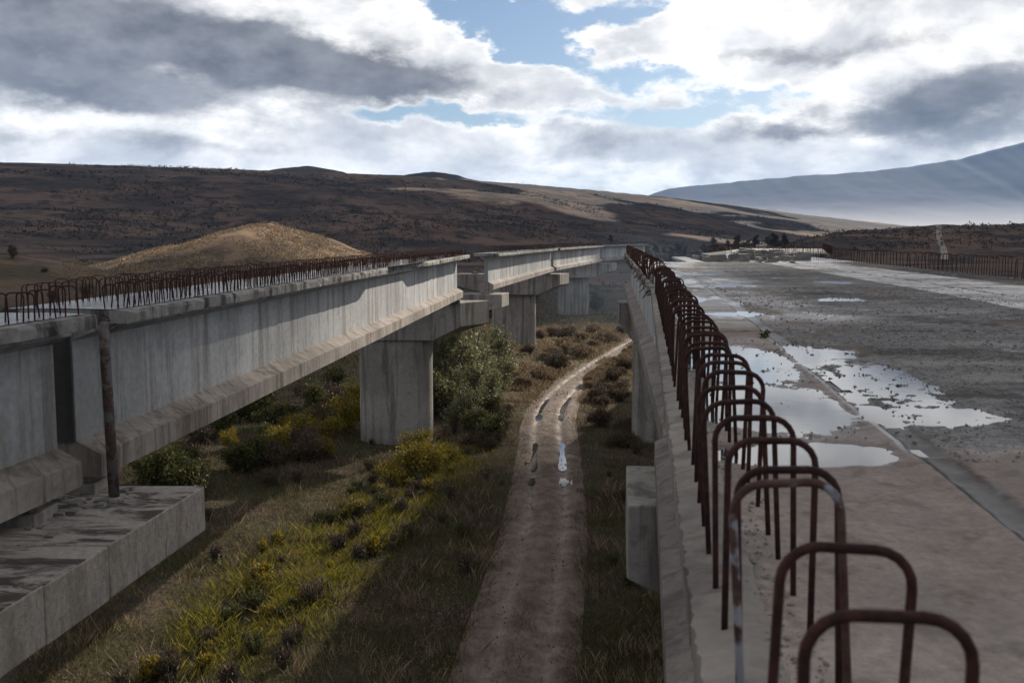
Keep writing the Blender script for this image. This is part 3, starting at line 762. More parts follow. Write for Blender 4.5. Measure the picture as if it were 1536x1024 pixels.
# left pier under the long span
def pier(label, cx, cy, cw, cd, capargs, gx, by=None):
    root = empty('bridge_pier', (cx, cy, 0)); tag(root, label, 'bridge pier')
    zt, hend, hmid, xl, xr, y0, y1, skew, skl = capargs
    column(root, cx, cy, cw, cd, -.6, zt-hmid+.02)
    cap(root, None, y0, y1, xl, xr, zt, hend, hmid, cx-cw/2-.12, cx+cw/2+.12, skew, skl)
    for x in gx: bearing(root, x, (y0+y1)/2-.2 if by is None else by, zt, zt+.27)
    return root
p2 = pier('broad concrete column with hammerhead cap, nearest under the left bridge', -6.47, 55.2, 4.05, 2.1, (ztop, 1.30, 2.05, -10.6, -2.80, 54.0, 56.4, 1.5, .6), (-3.15, -5.6, -8.1, -10.4), 54.2)
p2b = pier('blunt concrete crosshead carrying the span past the gap', -6.9, 65.2, 3.4, 1.4, (GB-.08-.30, .85, 1.7, -10.4, -.66, 64.0, 66.4, .45, .4), (-1.72, -4.2, -6.7, -9.2), 64.6)
p3 = pier('concrete column with long stain, second under the left bridge', .2, 103.4, 4.55, 1.8, (GB-.22-.27, 1.1, 2.1, -6.0, 4.9, 101.8, 104.8, 1.1, .6), (3.6, 1.1, -1.3, -3.8), 103)
p4 = pier('farthest hazy concrete column of the left bridge', 9.1, 147, 4.6, 1.8, (GB-.28-.27, 1.1, 2.1, 2.5, 14.6, 145.3, 148.6, 1.0, .6), (12.6, 10.2, 7.8, 5.4), 147)
p5 = pier('near pier cap jutting out below the foreground deck', 6.8, 14.2, 5.2, 1.8, (ztop, 1.02, 2.3, 1.55, 11.8, 13.05, 15.4, 0, .25), (2.75, 5.2, 7.6, 10.1), 14.2)
p6 = pier('pier cap and column under the broken right span', 9.6, 55.6, 5.6, 1.8, (ztop, 1.1, 2.2, 5.85, 15.4, 54.2, 56.8, 0, .25), (7.1, 9.5, 12, 14.4), 55.4)
for o in (p1, p2, p2b, p3, p4, p5, p6): reparent(o)
# rusty drain pipe standing on the ledge
dp = empty('drain_pipe', (-5.42, 13.22, ztop)); tag(dp, 'rusty upright pipe standing on the ledge against the girder', 'pipe')
mb = MB(); r = random.Random(4)
mb.tube([(-5.41, 13.25, ztop-.01), (-5.43, 13.25, ztop+1.0), (-5.445, 13.24, ztop+1.9), (-5.45, 13.23, DK-.13)], [.072, .069, .07, .067], 14); mb.build('pipe', M['pipe'], dp, True)
mb = MB(); mb.tube([(-5.41, 13.25, ztop-.005), (-5.41, 13.25, ztop+.07)], [.13, .09], 12); mb.build('pipe_collar', M['cap'], dp, True)
mb = MB()
for k in range(7):
    a = r.uniform(0, 6.28); P = [(-5.45+.05*math.cos(a), 13.23+.05*math.sin(a), DK-.16)]
    for q in range(3): P.append((P[-1][0]+r.gauss(.02, .05), P[-1][1]+r.gauss(-.01, .05), P[-1][2]+r.uniform(-.07, .06)))
    mb.tube(P, .009, 6)
mb.build('bent_rebar', M['rust'], dp)['kind'] = 'stuff'; reparent(dp)

# ------------------------------------------------------------------ vegetation
def leaf_cloud(n, blobs, size, seed, elong=1.8, up=.3):
    r = np.random.default_rng(seed)
    w = np.array([b_[3]*b_[4]*b_[5] for b_ in blobs]); w = w/w.sum()
    which = r.choice(len(blobs), n, p=w); B = np.array(blobs)[which]
    d = r.normal(size=(n, 3)); d /= np.linalg.norm(d, axis=1)[:, None]
    rad = r.random(n)**(1/2.4)*(1+.28*r.normal(size=n)); P = B[:, :3]+d*rad[:, None]*B[:, 3:6]
    P[:, 2] = np.abs(P[:, 2])
    return leaf_quads(P, size, r, elong, up)
def leaf_quads(P, size, r, elong=1.8, up=.3):
    n = len(P)
    a = r.normal(size=(n, 3)); a[:, 2] += up; a /= np.linalg.norm(a, axis=1)[:, None]
    c_ = np.cross(a, r.normal(size=(n, 3))); c_ /= (np.linalg.norm(c_, axis=1)[:, None]+1e-9)
    s = (size*(.55+.9*r.random(n)))[:, None]
    V = np.stack([P, P+a*s*elong*.5+c_*s*.42, P+a*s*elong, P+a*s*elong*.5-c_*s*.42], 1).reshape(-1, 3)
    return V, np.arange(4*n).reshape(n, 4)
def stems(seed, n, h, spread, r0=.025, base=.12):
    r = random.Random(seed); mb = MB()
    for k in range(n):
        a = r.uniform(0, 6.28); q = r.random()**.6*spread; x, y = base*math.cos(a), base*math.sin(a); hh = h*r.uniform(.6, 1)
        P = [(x, y, -.15)]
        for i in (1, 2, 3, 4): P.append((x+q*math.cos(a)*(i/4)**1.4+r.gauss(0, .05), y+q*math.sin(a)*(i/4)**1.4+r.gauss(0, .05), hh*i/4))
        mb.tube(P, [r0, r0*.8, r0*.6, r0*.4, r0*.15], 5)
    return mb
PROTO = {}
def shrub_proto(key, n, h, w, size, mat, seed, nstem=9, lobes=9, elong=1.8, up=.3):
    r = random.Random(seed); bl = []
    for k in range(lobes):
        a = r.uniform(0, 6.28); q = w*.36*r.random()**.5; z = h*r.uniform(.25, .78)
        s = r.uniform(.5, 1.0)
        bl.append((q*math.cos(a), q*math.sin(a), z, w*.24*s, w*.24*s, h*.22*s))
    bl.append((0, 0, h*.4, w*.3, w*.3, h*.36))
    V, Fc = leaf_cloud(n, bl, size, seed, elong, up)
    o = mesh_obj('foliage', V, Fc, M[mat]); d1 = o.data; bpy.data.objects.remove(o)
    o = stems(seed, nstem+8, h*1.12, w*.52).build('stem', M['bark']); d2 = o.data; bpy.data.objects.remove(o)
    PROTO[key] = (d1, d2, h)
shrub_proto('y1', 2600, 2.2, 2.6, .08, 'yellow', 1); shrub_proto('y2', 2200, 1.7, 2.4, .075, 'yellow', 2)
shrub_proto('d1', 3800, 3.0, 3.4, .125, 'dkgreen', 3); shrub_proto('d2', 3200, 2.4, 3.2, .12, 'dkgreen', 4)
shrub_proto('g1', 3600, 4.6, 3.6, .13, 'grgreen', 5, 20, 17); shrub_proto('g2', 2600, 3.4, 3.0, .12, 'grgreen', 6, 18, 14)
shrub_proto('s1', 1500, 3.2, 1.8, .075, 'grgreen', 7, 12, 9, 1.6); 
shrub_proto('b1', 4200, 1.6, 2.4, .06, 'brown', 8, 22, 9, 2.6, .9); shrub_proto('b2', 3600, 1.2, 2.2, .055, 'brown', 9, 22, 8, 3, 1.0)
shrub_proto('t1', 3800, 1.0, 2.2, .05, 'straw', 10, 16, 8, 4, 1.3); shrub_proto('t2', 3400, .8, 1.8, .05, 'straw', 12, 14, 7, 4, 1.3)
shrub_proto('w1', 2600, 4.0, 3.6, .12, 'brown', 13, 26, 10, 2.4, .6)
def shrub(key, x, y, s, label, group, cat='shrub', name='shrub', sz=1.0):
    d1, d2, h = PROTO[key]
    e = empty(name, (x, y, float(Hfun(x, y))-.03)); e.rotation_euler = (0, 0, random.uniform(0, 6.28)); e.scale = (s, s, s*sz)
    tag(e, label, cat, group)
    for nm, d in (('foliage', d1), ('stem', d2)):
        o = bpy.data.objects.new(nm, d); COL.objects.link(o); o.parent = e
    return e
for key, x, y, s in (('y1', -4.6, 46.5, .95), ('y2', -3.9, 47.6, .9), ('y2', -5.6, 45.4, .8), ('y1', -4.9, 50.4, .8), ('y2', -3.2, 49.6, .7)):
    shrub(key, x, y, s, 'yellow leaved shrub at the foot of the broad left column', 'yellow shrubs by the broad column')
for key, x, y, s in (('y1', -9.6, 56.5, 1.1), ('y2', -10.4, 54.4, .95), ('y1', -9.4, 60.5, 1.3), ('y2', -11.6, 58, 1.0)):
    shrub(key, x, y, s, 'yellowing shrub in the gloom left of the broad column', 'yellowing shrubs left of the broad column')
for i in range(46):
    y = random.uniform(43, 76); x = random.uniform(-.40, -.17)*y
    if -9.2 < x and 52 < y < 58: continue
    shrub(random.choice(('d1', 'd2', 'b1', 'd2', 'b1')), x, y, random.uniform(.5, 1.15), 'dark green or brown shrub in the thicket under the long left span', 'thicket under the left span')
for i in range(9):
    y = random.uniform(50, 62); x = random.uniform(-.30, -.19)*y
    shrub(random.choice(('y1', 'y2')), x, y, random.uniform(.5, .9), 'yellowing shrub in the gloom left of the broad column', 'yellowing shrubs left of the broad column')
for key, x, y, s in (('g1', -4.2, 66.5, 1.25), ('g1', -2.6, 69.5, 1.05), ('g2', -3.0, 63.6, 1.1), ('g1', -5.6, 70, 1.2), ('g2', -1.6, 65.2, .9), ('g2', -4.0, 61.4, .9), ('g1', -1.9, 75, 1.1), ('g2', -.8, 72, .9), ('d1', -4.9, 62.5, 1.1)):
    shrub(key, x, y, s, 'tall grey green bush just right of the broad column', 'grey green bushes behind the broad column', 'bush', 'bush')
for key, x, y, s in (('s1', -2.6, 58.2, 1.1), ('s1', -1.9, 60.8, 1.0), ('s1', -3.4, 57.2, .8), ('s1', -2.1, 56.4, .75)):
    shrub(key, x, y, s, 'thin sapling with sparse pale leaves beside the broad column', 'pale saplings beside the column', 'sapling', 'sapling')
for i in range(14):
    shrub(random.choice(('b1', 'b2', 'd2')), random.uniform(-3.0, -.2), random.uniform(50.5, 62), random.uniform(.55, .95), 'brown weedy shrub between the broad column and the track', 'brown shrubs beside the track')
for i in range(34):
    y = random.uniform(72, 122); x = float(road_x(y))-random.uniform(2.2, 12)
    if abs(x-.2) < 3 and 100 < y < 106: continue
    shrub(random.choice(('t1', 't2', 'b2', 't1', 'b1')), x, y, random.uniform(.7, 1.4), 'dry straw coloured clump on the bank around the second column', 'dry clumps left of the far track')
for i in range(26):
    y = random.uniform(52, 98); x = float(road_x(y))+random.uniform(2.4, 4.8)
    shrub(random.choice(('b1', 'b2', 'b2')), x, y, random.uniform(.5, .9), 'low dark brown weed clump on the right side of the track', 'brown clumps right of the track')
for i in range(26):
    y = 74+i*1.05; x = float(road_x(y))+random.uniform(1.25, 1.7)
    shrub(random.choice(('t2', 't1')), x, y, random.uniform(.45, .7), 'pale dry reed clump lining the bend of the track', 'pale reeds lining the track bend', sz=1.6)
for i in range(22):
    y = random.uniform(128, 230); x = random.uniform(-30, 26)*y/150
    if road_d(x, y) < 3: continue
    shrub(random.choice(('w1', 'b1', 'd1', 'w1')), x, y, random.uniform(.8, 1.5), 'dull brown bush on the hazy valley floor beyond the columns', 'bushes on the far valley floor', 'bush', 'bush')
for i in range(16):
    y = random.uniform(90, 180); x = -y*random.uniform(.40, .54)
    shrub(random.choice(('b1', 'w1')), x, y, random.uniform(.35, .7), 'low bare brown bush behind the hoops at the far left', 'bare bushes behind the left bridge', 'bush', 'bush')
# distant trees along the valley
def tree_proto(key, h, w, n, size, mat, seed):
    r = random.Random(seed); bl = []; mb = MB()
    mb.tube([(0, 0, -.4), (.05, 0, h*.3), (.02, .06, h*.6), (0, 0, h*.85)], [.2*h/8, .15*h/8, .09*h/8, .03], 7)
    for k in range(13):
        a = r.uniform(0, 6.28); z = h*r.uniform(.3, .9); q = w*.42*r.random()**.5*(1.15-z/h*.7)
        bl.append((q*math.cos(a), q*math.sin(a), z, w*.17, w*.17, h*.10))
        mb.tube([(0, 0, z*.75), (q*.5*math.cos(a), q*.5*math.sin(a), z*.9), (q*math.cos(a), q*math.sin(a), z)], [.05*h/8, .035*h/8, .01], 5)
    V, Fc = leaf_cloud(n, bl, size, seed)
    o = mesh_obj('crown', V, Fc, M[mat]); d1 = o.data; bpy.data.objects.remove(o)
    o = mb.build('trunk', M['bark']); d2 = o.data; bpy.data.objects.remove(o)
    PROTO[key] = (d1, d2, h)
tree_proto('tr1', 9, 6, 2600, .34, 'scrub', 31); tree_proto('tr2', 7, 6.5, 2600, .34, 'dkgreen', 32)
def tree(key, x, y, s, label, group):
    d1, d2, h = PROTO[key]
    e = empty('tree', (x, y, float(Hfun(x, y))-.1)); e.rotation_euler = (0, 0, random.uniform(0, 6.28)); e.scale = (s, s, s*random.uniform(.8, 1.2))
    tag(e, label, 'tree', group)
    for nm, d in (('crown', d1), ('trunk', d2)):
        o = bpy.data.objects.new(nm, d); COL.objects.link(o); o.parent = e
for i in range(34):
    px = random.uniform(900, 1180); y = random.uniform(330, 760)
    tree(random.choice(('tr1', 'tr2', 'tr1')), (px-768)/F*y, y, random.uniform(.5, .95), 'small dark tree far off in the valley behind the decks', 'distant valley trees')

shrub_proto('q1', 420, .75, .8, .06, 'yellow', 41, 12, 7, 2.6, 1.0); shrub_proto('q2', 380, .8, .7, .055, 'brown', 42, 14, 6, 3.2, 1.2); shrub_proto('q3', 420, .7, .9, .06, 'dkgreen', 43, 10, 7, 2.2, .8)
for i in range(64):
    y = random.uniform(25, 52); x = -7.2+(y-30.4)*.215+random.gauss(-.7, 1.3)
    shrub(random.choice(('q1', 'q1', 'q3', 'q2')), x, y, random.uniform(.5, 1.15), 'knee high weed growing in the sunlit yellow strip', 'weeds in the sunlit strip', 'weed', 'weed')
for i in range(60):
    y = random.uniform(22, 54); x = y*random.uniform(-.42, .14)
    if road_d(x, y) < 2: continue
    shrub(random.choice(('q2', 'q3', 'q2')), x, y, random.uniform(.4, 1.0), 'small brown or green weed scattered over the rough valley grass', 'weeds scattered over the valley floor', 'weed', 'weed')
# grass -------------------------------------------------------------
def blades(n, xf, yr, hmin, hmax, w, seed, keep=None, lean=.45):
    r = np.random.default_rng(seed)
    y = yr[0]*(yr[1]/yr[0])**r.random(n); x = xf[0]*y+(xf[1]-xf[0])*y*r.random(n)
    k = np.ones(n, bool)
    if keep is not None: k = keep(x, y, r)
    for (cx, cy, hx, hy) in ((-6.47, 55.2, 2.1, .9), (.2, 103.4, 2.4, 1.0), (9.1, 147, 2.4, 1)): k &= ~((np.abs(x-cx) < hx) & (np.abs(y-cy) < hy))
    x = x[k]; y = y[k]; n = len(x); z = Hfun(x, y)-.03
    sc = np.sqrt(np.clip(y/40, .8, 2.2)); h = (hmin+(hmax-hmin)*r.random(n)**1.6)*(.45+1.1*fbm(x/2.3, y/2.3, 55, 3)); ww = w*sc*(.6+.8*r.random(n))
    a = r.random(n)*6.283; dx, dy = np.cos(a)*ww*.5, np.sin(a)*ww*.5
    lx, ly = r.normal(size=n)*lean*h, r.normal(size=n)*lean*h
    V = np.stack([np.stack([x-dx, y-dy, z], -1), np.stack([x+dx, y+dy, z], -1), np.stack([x+lx*.5+dx*.6, y+ly*.5+dy*.6, z+h*.6], -1), np.stack([x+lx, y+ly, z+h], -1)], 1).reshape(-1, 3)
    return V, np.arange(4*n).reshape(n, 4)
def off_road(x, y, r):
    d = road_d(x, y); mid = (d < .34) & (r.random(len(x)) < .75*sst(.38, .58, fbm(x*0+3, y/4, 57, 3))); return mid | ((d > 1.0+.6*r.random(len(x))) & ((d > 1.7) | (r.random(len(x)) < .6)))
def stripe(x, y): # yellow flowering strip along the lit bank
    c_ = -7.2+(y-30.4)*.215; return np.exp(-((x-c_)/np.where(x < c_, 2.0, 1.3))**2)*sst(24, 31, y)*sst(58, 50, y)
V1, F1 = blades(560000, (-.52, .26), (17, 80), .05, .30, .018, 1, lambda x, y, r: off_road(x, y, r) & (r.random(len(x)) < .35+.65*sst(.38, .55, fbm(x/3.5, y/3.5, 50, 3))))
V2, F2 = blades(90000, (-.45, .30), (78, 220), .15, .55, .05, 2, off_road)
tag(mesh_obj('grass', np.concatenate([V1, V2]), np.concatenate([F1, F2+len(V1)]), M['grass']), 'rough olive and brown grass on the valley floor', 'grass', kind='stuff')
V1, F1 = blades(420000, (-.36, .02), (23, 60), .10, .46, .021, 3, lambda x, y, r: off_road(x, y, r) & (r.random(len(x)) < .8*stripe(x, y)*sst(.30, .55, fbm(x/1.6, y/1.6, 58, 4))))
tag(mesh_obj('flowering_grass', V1, F1, M['ygrass']), 'yellow flowering grass strip running down the bank', 'grass', kind='stuff')
V1, F1 = blades(120000, (-.06, .16), (68, 150), .15, .6, .05, 4, lambda x, y, r: off_road(x, y, r) & (x < road_x(y)+4) & (r.random(len(x)) < sst(.42, .58, fbm(x/5, y/5, 52, 3))))
tag(mesh_obj('dry_grass', V1, F1, M['straw']), 'pale dry grass around the second column and far track', 'grass', kind='stuff')
V1, F1 = blades(70000, (-.5, .2), (18, 75), .25, .62, .016, 6, lambda x, y, r: off_road(x, y, r) & (r.random(len(x)) < sst(.56, .68, fbm(x/1.1, y/1.1, 63, 3))), .3)
tag(mesh_obj('dead_stalks', V1, F1, M['straw']), 'clumps of tall dead stalks standing in the grass', 'grass', kind='stuff')
# clods and stones along the track
r_ = np.random.default_rng(18); n = 5000
y = 17*(110/17)**r_.random(n); tq = r_.normal(size=n)*1.2; k = np.abs(tq) < 2.1; y, tq = y[k], tq[k]; n = len(y)
x = road_x(y)+tq; s_ = (.010+.04*r_.random(n)**5)
V = np.stack([x, y, np.where(np.abs(tq) < 1.5, .06, .0)+np.where(y > 62, Hfun(x, y), 0)+s_*.3], -1)[:, None, :]
O8 = np.array([(1, 0, 0), (0, 1, 0), (-1, 0, 0), (0, -1, 0), (0, 0, .8), (0, 0, -.8)]); T8 = np.array([(0, 1, 4), (1, 2, 4), (2, 3, 4), (3, 0, 4), (1, 0, 5), (2, 1, 5), (3, 2, 5), (0, 3, 5)])
V = V+(O8[None]+r_.normal(size=(n, 6, 3))*.25)*s_[:, None, None]
tag(mesh_obj('gravel', V.reshape(-1, 3), (T8[None]+6*np.arange(n)[:, None, None]).reshape(-1, 3), M['road']), 'small clods and stones strewn along the muddy track', 'gravel', kind='stuff')
# straw litter
r_ = np.random.default_rng(8); n = 26000
y = 18*(60/18)**r_.random(n); x = (-.5+.45*r_.random(n))*y; k = off_road(x, y, r_) & (r_.random(n) < sst(.45, .6, fbm(x/2.5, y/2.5, 77, 3))); x, y = x[k], y[k]
V, Fc = leaf_quads(np.stack([x, y, Hfun(x, y)+.06], -1), .03, r_, 3.2, .1)
tag(mesh_obj('leaf_litter', V, Fc, M['straw']), 'pale dead stalks scattered over the soil left of the track', 'litter', kind='stuff')
# scrub on the hills (beyond counting)
r_ = np.random.default_rng(21); n = 42000
y = 190*(1500/190)**(r_.random(n)**.75); px = r_.uniform(-60, 1600, n); x = (px-768)/F*y
dens = sst(.45, .62, fbm(x/70, y/70, 33, 5))
onspur = (x > -134) & (x < -30) & (y > 215) & (y < 372)
k = (r_.random(n) < dens*np.where(onspur, .22, .8)) & ~((px > 940) & (y < 300)); x, y = x[k], y[k]
q = 9; n = len(x); s = (.32+.5*r_.random(n))*np.clip((y/400)**.6, .7, 1.8)*np.where(onspur[k], .55, 1)
P = np.repeat(np.stack([x, y, Hfun(x, y)], -1), q, 0)+r_.normal(size=(n*q, 3))*np.repeat(s, q)[:, None]*np.array([.8, .8, .35])+np.repeat(s, q)[:, None]*np.array([0, 0, .55])
V, Fc = leaf_quads(P, np.repeat(s, q)*.75, r_, 1.5, .2)
tag(mesh_obj('scrub', V, Fc, M['scrub']), 'low dark scrub scattered over the hillsides', 'scrub', kind='stuff')
# loose stones on the worn deck
r_ = np.random.default_rng(14); n = 26000
y = 4.3*(19/4.3)**r_.random(n); tq = 1.2+5*r_.random(n)**1.25; k = r_.random(n) < .25+.75*sst(.4, .6, fbm(tq*1.2, y*.9, 15, 3)); y, tq = y[k], tq[k]
y2 = 4.4+5.2*r_.random(1500); t2 = .2+1.1*r_.random(1500); y3 = 1.2+16*r_.random(5200)**1.6; t3 = np.abs(r_.normal(size=5200)*.11)+.01; y = np.concatenate([y, y2, y3]); tq = np.concatenate([tq, t2, t3]); n = len(y)
s = (.0025+.009*r_.random(n)**6)*np.clip(y/6, 1, 1.6)
O = np.array([(1, 0, 0), (0, 1, 0), (-1, 0, 0), (0, -1, 0), (0, 0, .8), (0, 0, -.6)]); T8 = np.array([(0, 1, 4), (1, 2, 4), (2, 3, 4), (3, 0, 4), (1, 0, 5), (2, 1, 5), (3, 2, 5), (0, 3, 5)])
V = np.stack([Xe(y)+.08+tq, y, DK+deck_z(tq, y)+s*.3], -1)[:, None, :]+(O[None]+r_.normal(size=(n, 6, 3))*.25)*s[:, None, None]
tag(mesh_obj('gravel', V.reshape(-1, 3), (T8[None]+6*np.arange(n)[:, None, None]).reshape(-1, 3), M['stone']), 'loose stones lying on the worn deck', 'gravel', kind='stuff')
# tufts of dry grass on the sunlit spur
r_ = np.random.default_rng(27); n = 60000
x = r_.uniform(-150, -25, n); y = r_.uniform(228, 345, n); dn = fbm(x/9, y/9, 47, 4)
k = (r_.random(n) < sst(.36, .6, dn)) & (Hfun(x, y) > 1.0); x, y = x[k], y[k]
V, Fc = leaf_quads(np.stack([x, y, Hfun(x, y)+.05], -1), .30, r_, 2.2, 1.2)
tag(mesh_obj('tussock_grass', V, Fc, M['straw']), 'dry tussocks covering the sunlit spur', 'grass', kind='stuff')
# weed and rubble on the deck
def weed(x, y, s, label):
    V, Fc = leaf_cloud(160, [(0, 0, .06, .09, .05, .06), (.05, .02, .10, .05, .05, .06)], .022, 5, 2.4, .9)
    e = empty('weed', (x, y, DK-.005)); e.scale = (s, s, s); tag(e, label, 'weed')
    o = mesh_obj('foliage', V, Fc, M['dkgreen'], e); o = stems(6, 6, .14, .07, .003, .02).build('stem', M['bark'], e)
weed(2.48, 9.75, .55, 'small green weed growing from the crack across the deck')
mb = MB(); r = random.Random(12)
for k in range(170):
    y = r.gauss(45, 2.6); x = float(Xe(y))+5.6+r.gauss(0, .8); s = abs(r.gauss(0, .11))+.03; z = DK+max(0, .34-.06*abs(y-45)-.18*abs(x-float(Xe(y))-5.6))*r.random()
    q = [(x-s, y-s*.7, z-.02), (x+s, y-s, z-.02), (x+s*.8, y+s, z-.02), (x-s*.9, y+s*.8, z-.02)]
    mb.hexa(q+[(a+r.gauss(0, s*.25), b_+r.gauss(0, s*.25), z+s*r.uniform(.5, 1.1)) for a, b_, _ in q])
for k in range(26):
    y = r.gauss(45, 2.4); x = float(Xe(y))+5.6+r.gauss(0, .9); a = r.uniform(0, 6.28)
    mb.tube([(x, y, DK), (x+.4*math.cos(a), y+.4*math.sin(a), DK+r.uniform(.2, .5)), (x+.8*math.cos(a), y+.8*math.sin(a), DK+r.uniform(.1, .6))], .012, 5)
tag(mb.build('rubble', M['stone']), 'heap of broken concrete and twisted bars at the end of the deck', 'rubble', kind='stuff')

# ------------------------------------------------------------------ sun, unseen cloud shaped to shade the foreground, haze
SAZ, SEL = math.radians(35), math.radians(30)
sd = np.array([math.sin(SAZ)*math.cos(SEL), math.cos(SAZ)*math.cos(SEL), math.sin(SEL)])
sun = bpy.data.lights.new('sun', 'SUN'); sun.energy = 5.0; sun.angle = math.radians(.5); sun.color = (1.0, .91, .79)
so = bpy.data.objects.new('sun', sun); COL.objects.link(so)
from mathutils import Vector
so.rotation_euler = Vector(sd).to_track_quat('Z', 'Y').to_euler(); so.location = (300, 400, 900)
CA = 640.0
def lit(gx, gy):
    """how open the cloud is above the sun ray that lands on the ground at gx, gy"""
    def box_(x0, x1, y0, y1, s): return sst(x0-s, x0+s, gx)*sst(x1+s, x1-s, gx)*sst(y0-s, y0+s, gy)*sst(y1+s, y1-s, gy)
    n = fbm(gx/14, gy/14, 66, 4)-.5
    v = np.maximum.reduce([box_(-20, -9, 12, 47, 3), box_(-18, 0, 21, 68, 3), box_(-7, 24, 62, 128, 6),
        np.exp(-((gx+90)/50)**4-((gy-288)/52)**4)])
    farn = sst(850, 950, gy)*sst(.52, .58, fbm(gx/190+3, gy/150, 67, 4))*sst(-260, -120, gx-gy*.0)
    return np.maximum(v+n*.35, farn)
cs = 5.0
gx = np.arange(-700, 420, cs); gy = np.arange(-60, 1700, cs)
GX, GY = np.meshgrid(gx, gy)
closed = lit(GX, GY) < .5
k = CA/math.tan(SEL); ox, oy = math.sin(SAZ)*k, math.cos(SAZ)*k
nr, nc = closed.shape
VX, VY = np.meshgrid(np.append(gx, gx[-1]+cs)-cs/2+ox, np.append(gy, gy[-1]+cs)-cs/2+oy)
jx, jy = np.random.default_rng(4).normal(size=(2,)+VX.shape)*.9; VX = VX+jx; VY = VY+jy
zb = CA+(fbm(VX/60, VY/60, 68, 4)-.5)*10; zt = zb+9+fbm(VX/45, VY/45, 69, 4)*16
th = (zt-zb)/math.tan(SEL); VX2 = VX+math.sin(SAZ)*th; VY2 = VY+math.cos(SAZ)*th
nv = VX.size; I = np.arange(nv).reshape(VX.shape)
V = np.concatenate([np.stack([VX, VY, zb], -1).reshape(-1, 3), np.stack([VX2, VY2, zt], -1).reshape(-1, 3)])
a, b_, c_, d_ = I[:-1, :-1], I[:-1, 1:], I[1:, 1:], I[1:, :-1]
Fl = [np.stack([d_[closed], c_[closed], b_[closed], a[closed]], -1), np.stack([a[closed], b_[closed], c_[closed], d_[closed]], -1)+nv]
pad = np.pad(closed, 1)
for dy, dx, (p, q) in ((-1, 0, (a, b_)), (1, 0, (c_, d_)), (0, 1, (b_, c_)), (0, -1, (d_, a))):
    e = closed & ~pad[1+dy:1+dy+nr, 1+dx:1+dx+nc]; Fl.append(np.stack([p[e], q[e], q[e]+nv, p[e]+nv], -1))
FA = np.concatenate(Fl); used, inv = np.unique(FA, return_inverse=True)
tag(mesh_obj('shade_cloud', V[used], inv.reshape(-1, 4), M['shade_cloud'], None, True), kind='structure', label='layer of ragged clouds added out of view, gaps shaped to place sunlight')

def volume_box(name, x0, x1, y0, y1, z0, z1, dens, col, an, label):
    mb = MB(); mb.box(x0, x1, y0, y1, z0, z1); m = bpy.data.materials.new(name); m.use_nodes = True; t = NT(m.node_tree)
    t.n.remove(t.n['Principled BSDF']); v = t.new('ShaderNodeVolumePrincipled'); v.inputs['Color'].default_value = (*col, 1); v.inputs['Density'].default_value = dens; v.inputs['Anisotropy'].default_value = an
    t.l.new(v.outputs[0], t.n['Material Output'].inputs['Volume'])
    return tag(mb.build(name, m), label, 'haze', kind='stuff')
HAZE = True
if HAZE: volume_box('haze', -15000, 15000, -15000, 15000, -60, 620, 5e-5, (.30, .56, 1.0), .1, 'thin blue haze filling the valley')

def soft_volume(name, loc, half, dens, col, an, label, mode):
    import bmesh
    bm = bmesh.new(); bmesh.ops.create_cube(bm, size=2) if mode == 'layer' else bmesh.ops.create_icosphere(bm, subdivisions=3, radius=1)
    me = bpy.data.meshes.new(name); bm.to_mesh(me); bm.free(); o = bpy.data.objects.new(name, me); COL.objects.link(o)
    o.location = loc; o.scale = half
    m = bpy.data.materials.new(name); m.use_nodes = True; t = NT(m.node_tree); t.n.remove(t.n['Principled BSDF'])
    p = t.new('ShaderNodeTexCoord').outputs['Object']; sp = t.new('ShaderNodeSeparateXYZ'); t.l.new(p, sp.inputs[0])
    if mode == 'layer': d = t.m('POWER', t.m('SUBTRACT', 1, t.m('MULTIPLY', t.m('ADD', sp.outputs['Z'], 1), .5), clamp=True), 2.3)
    else:
        ln = t.new('ShaderNodeVectorMath', operation='LENGTH'); t.l.new(p, ln.inputs[0]); d = t.sstep(t.m('ADD', ln.outputs['Value'], t.m('MULTIPLY', t.m('SUBTRACT', t.noise(p, 2.2, 3), .5), .8)), 1.0, .25)
    v = t.new('ShaderNodeVolumePrincipled'); v.inputs['Color'].default_value = (*col, 1); v.inputs['Anisotropy'].default_value = an
    t.l.new(t.m('MULTIPLY', d, dens), v.inputs['Density']); t.l.new(v.outputs[0], t.n['Material Output'].inputs['Volume']); me.materials.append(m)
    return tag(o, label, 'haze', kind='stuff')
soft_volume('mist', (2300, 3900, 80), (1900, 500, 105), .0016, (1, 1, 1), .55, 'bright mist lying at the foot of the blue mountain', 'layer')
soft_volume('smoke', (17, 128, 4.5), (24, 36, 9), .0017, (.6, .78, 1.0), .2, 'thin bluish smoke drifting past the farthest columns', 'puff')

# ------------------------------------------------------------------ sky
W = bpy.data.worlds.new('World'); S.world = W; W.use_nodes = True
t = NT(W.node_tree); bg = t.n['Background']
sky = t.new('ShaderNodeTexSky', sky_type='NISHITA', sun_disc=False, sun_elevation=SEL, sun_rotation=SAZ, altitude=400)
skyc = t.mixc(1.0, sky.outputs[0], (.056, .062, .070), 'MULTIPLY')
g = t.new('ShaderNodeTexCoord').outputs['Generated']
sp = t.new('ShaderNodeSeparateXYZ'); t.l.new(g, sp.inputs[0])
AZ = t.m('MULTIPLY', t.m('ARCTAN2', sp.outputs['X'], sp.outputs['Y']), 57.2958)
EL = t.m('MULTIPLY', t.m('ARCSINE', sp.outputs['Z']), 57.2958)
cb = t.new('ShaderNodeCombineXYZ'); t.l.new(AZ, cb.inputs[0]); t.l.new(t.m('MULTIPLY', EL, 1.9), cb.inputs[1])
cv = cb.outputs[0]
nA = t.noise(cv, .13, 9, .58, .3); nB = t.noise(t.vscale(cv, (1, 1, 1), (37, 11, 4)), .30, 9, .6); nW = t.noise(t.vscale(cv, (1, 1, 1), (3, 51, 9)), .22, 5, .6)
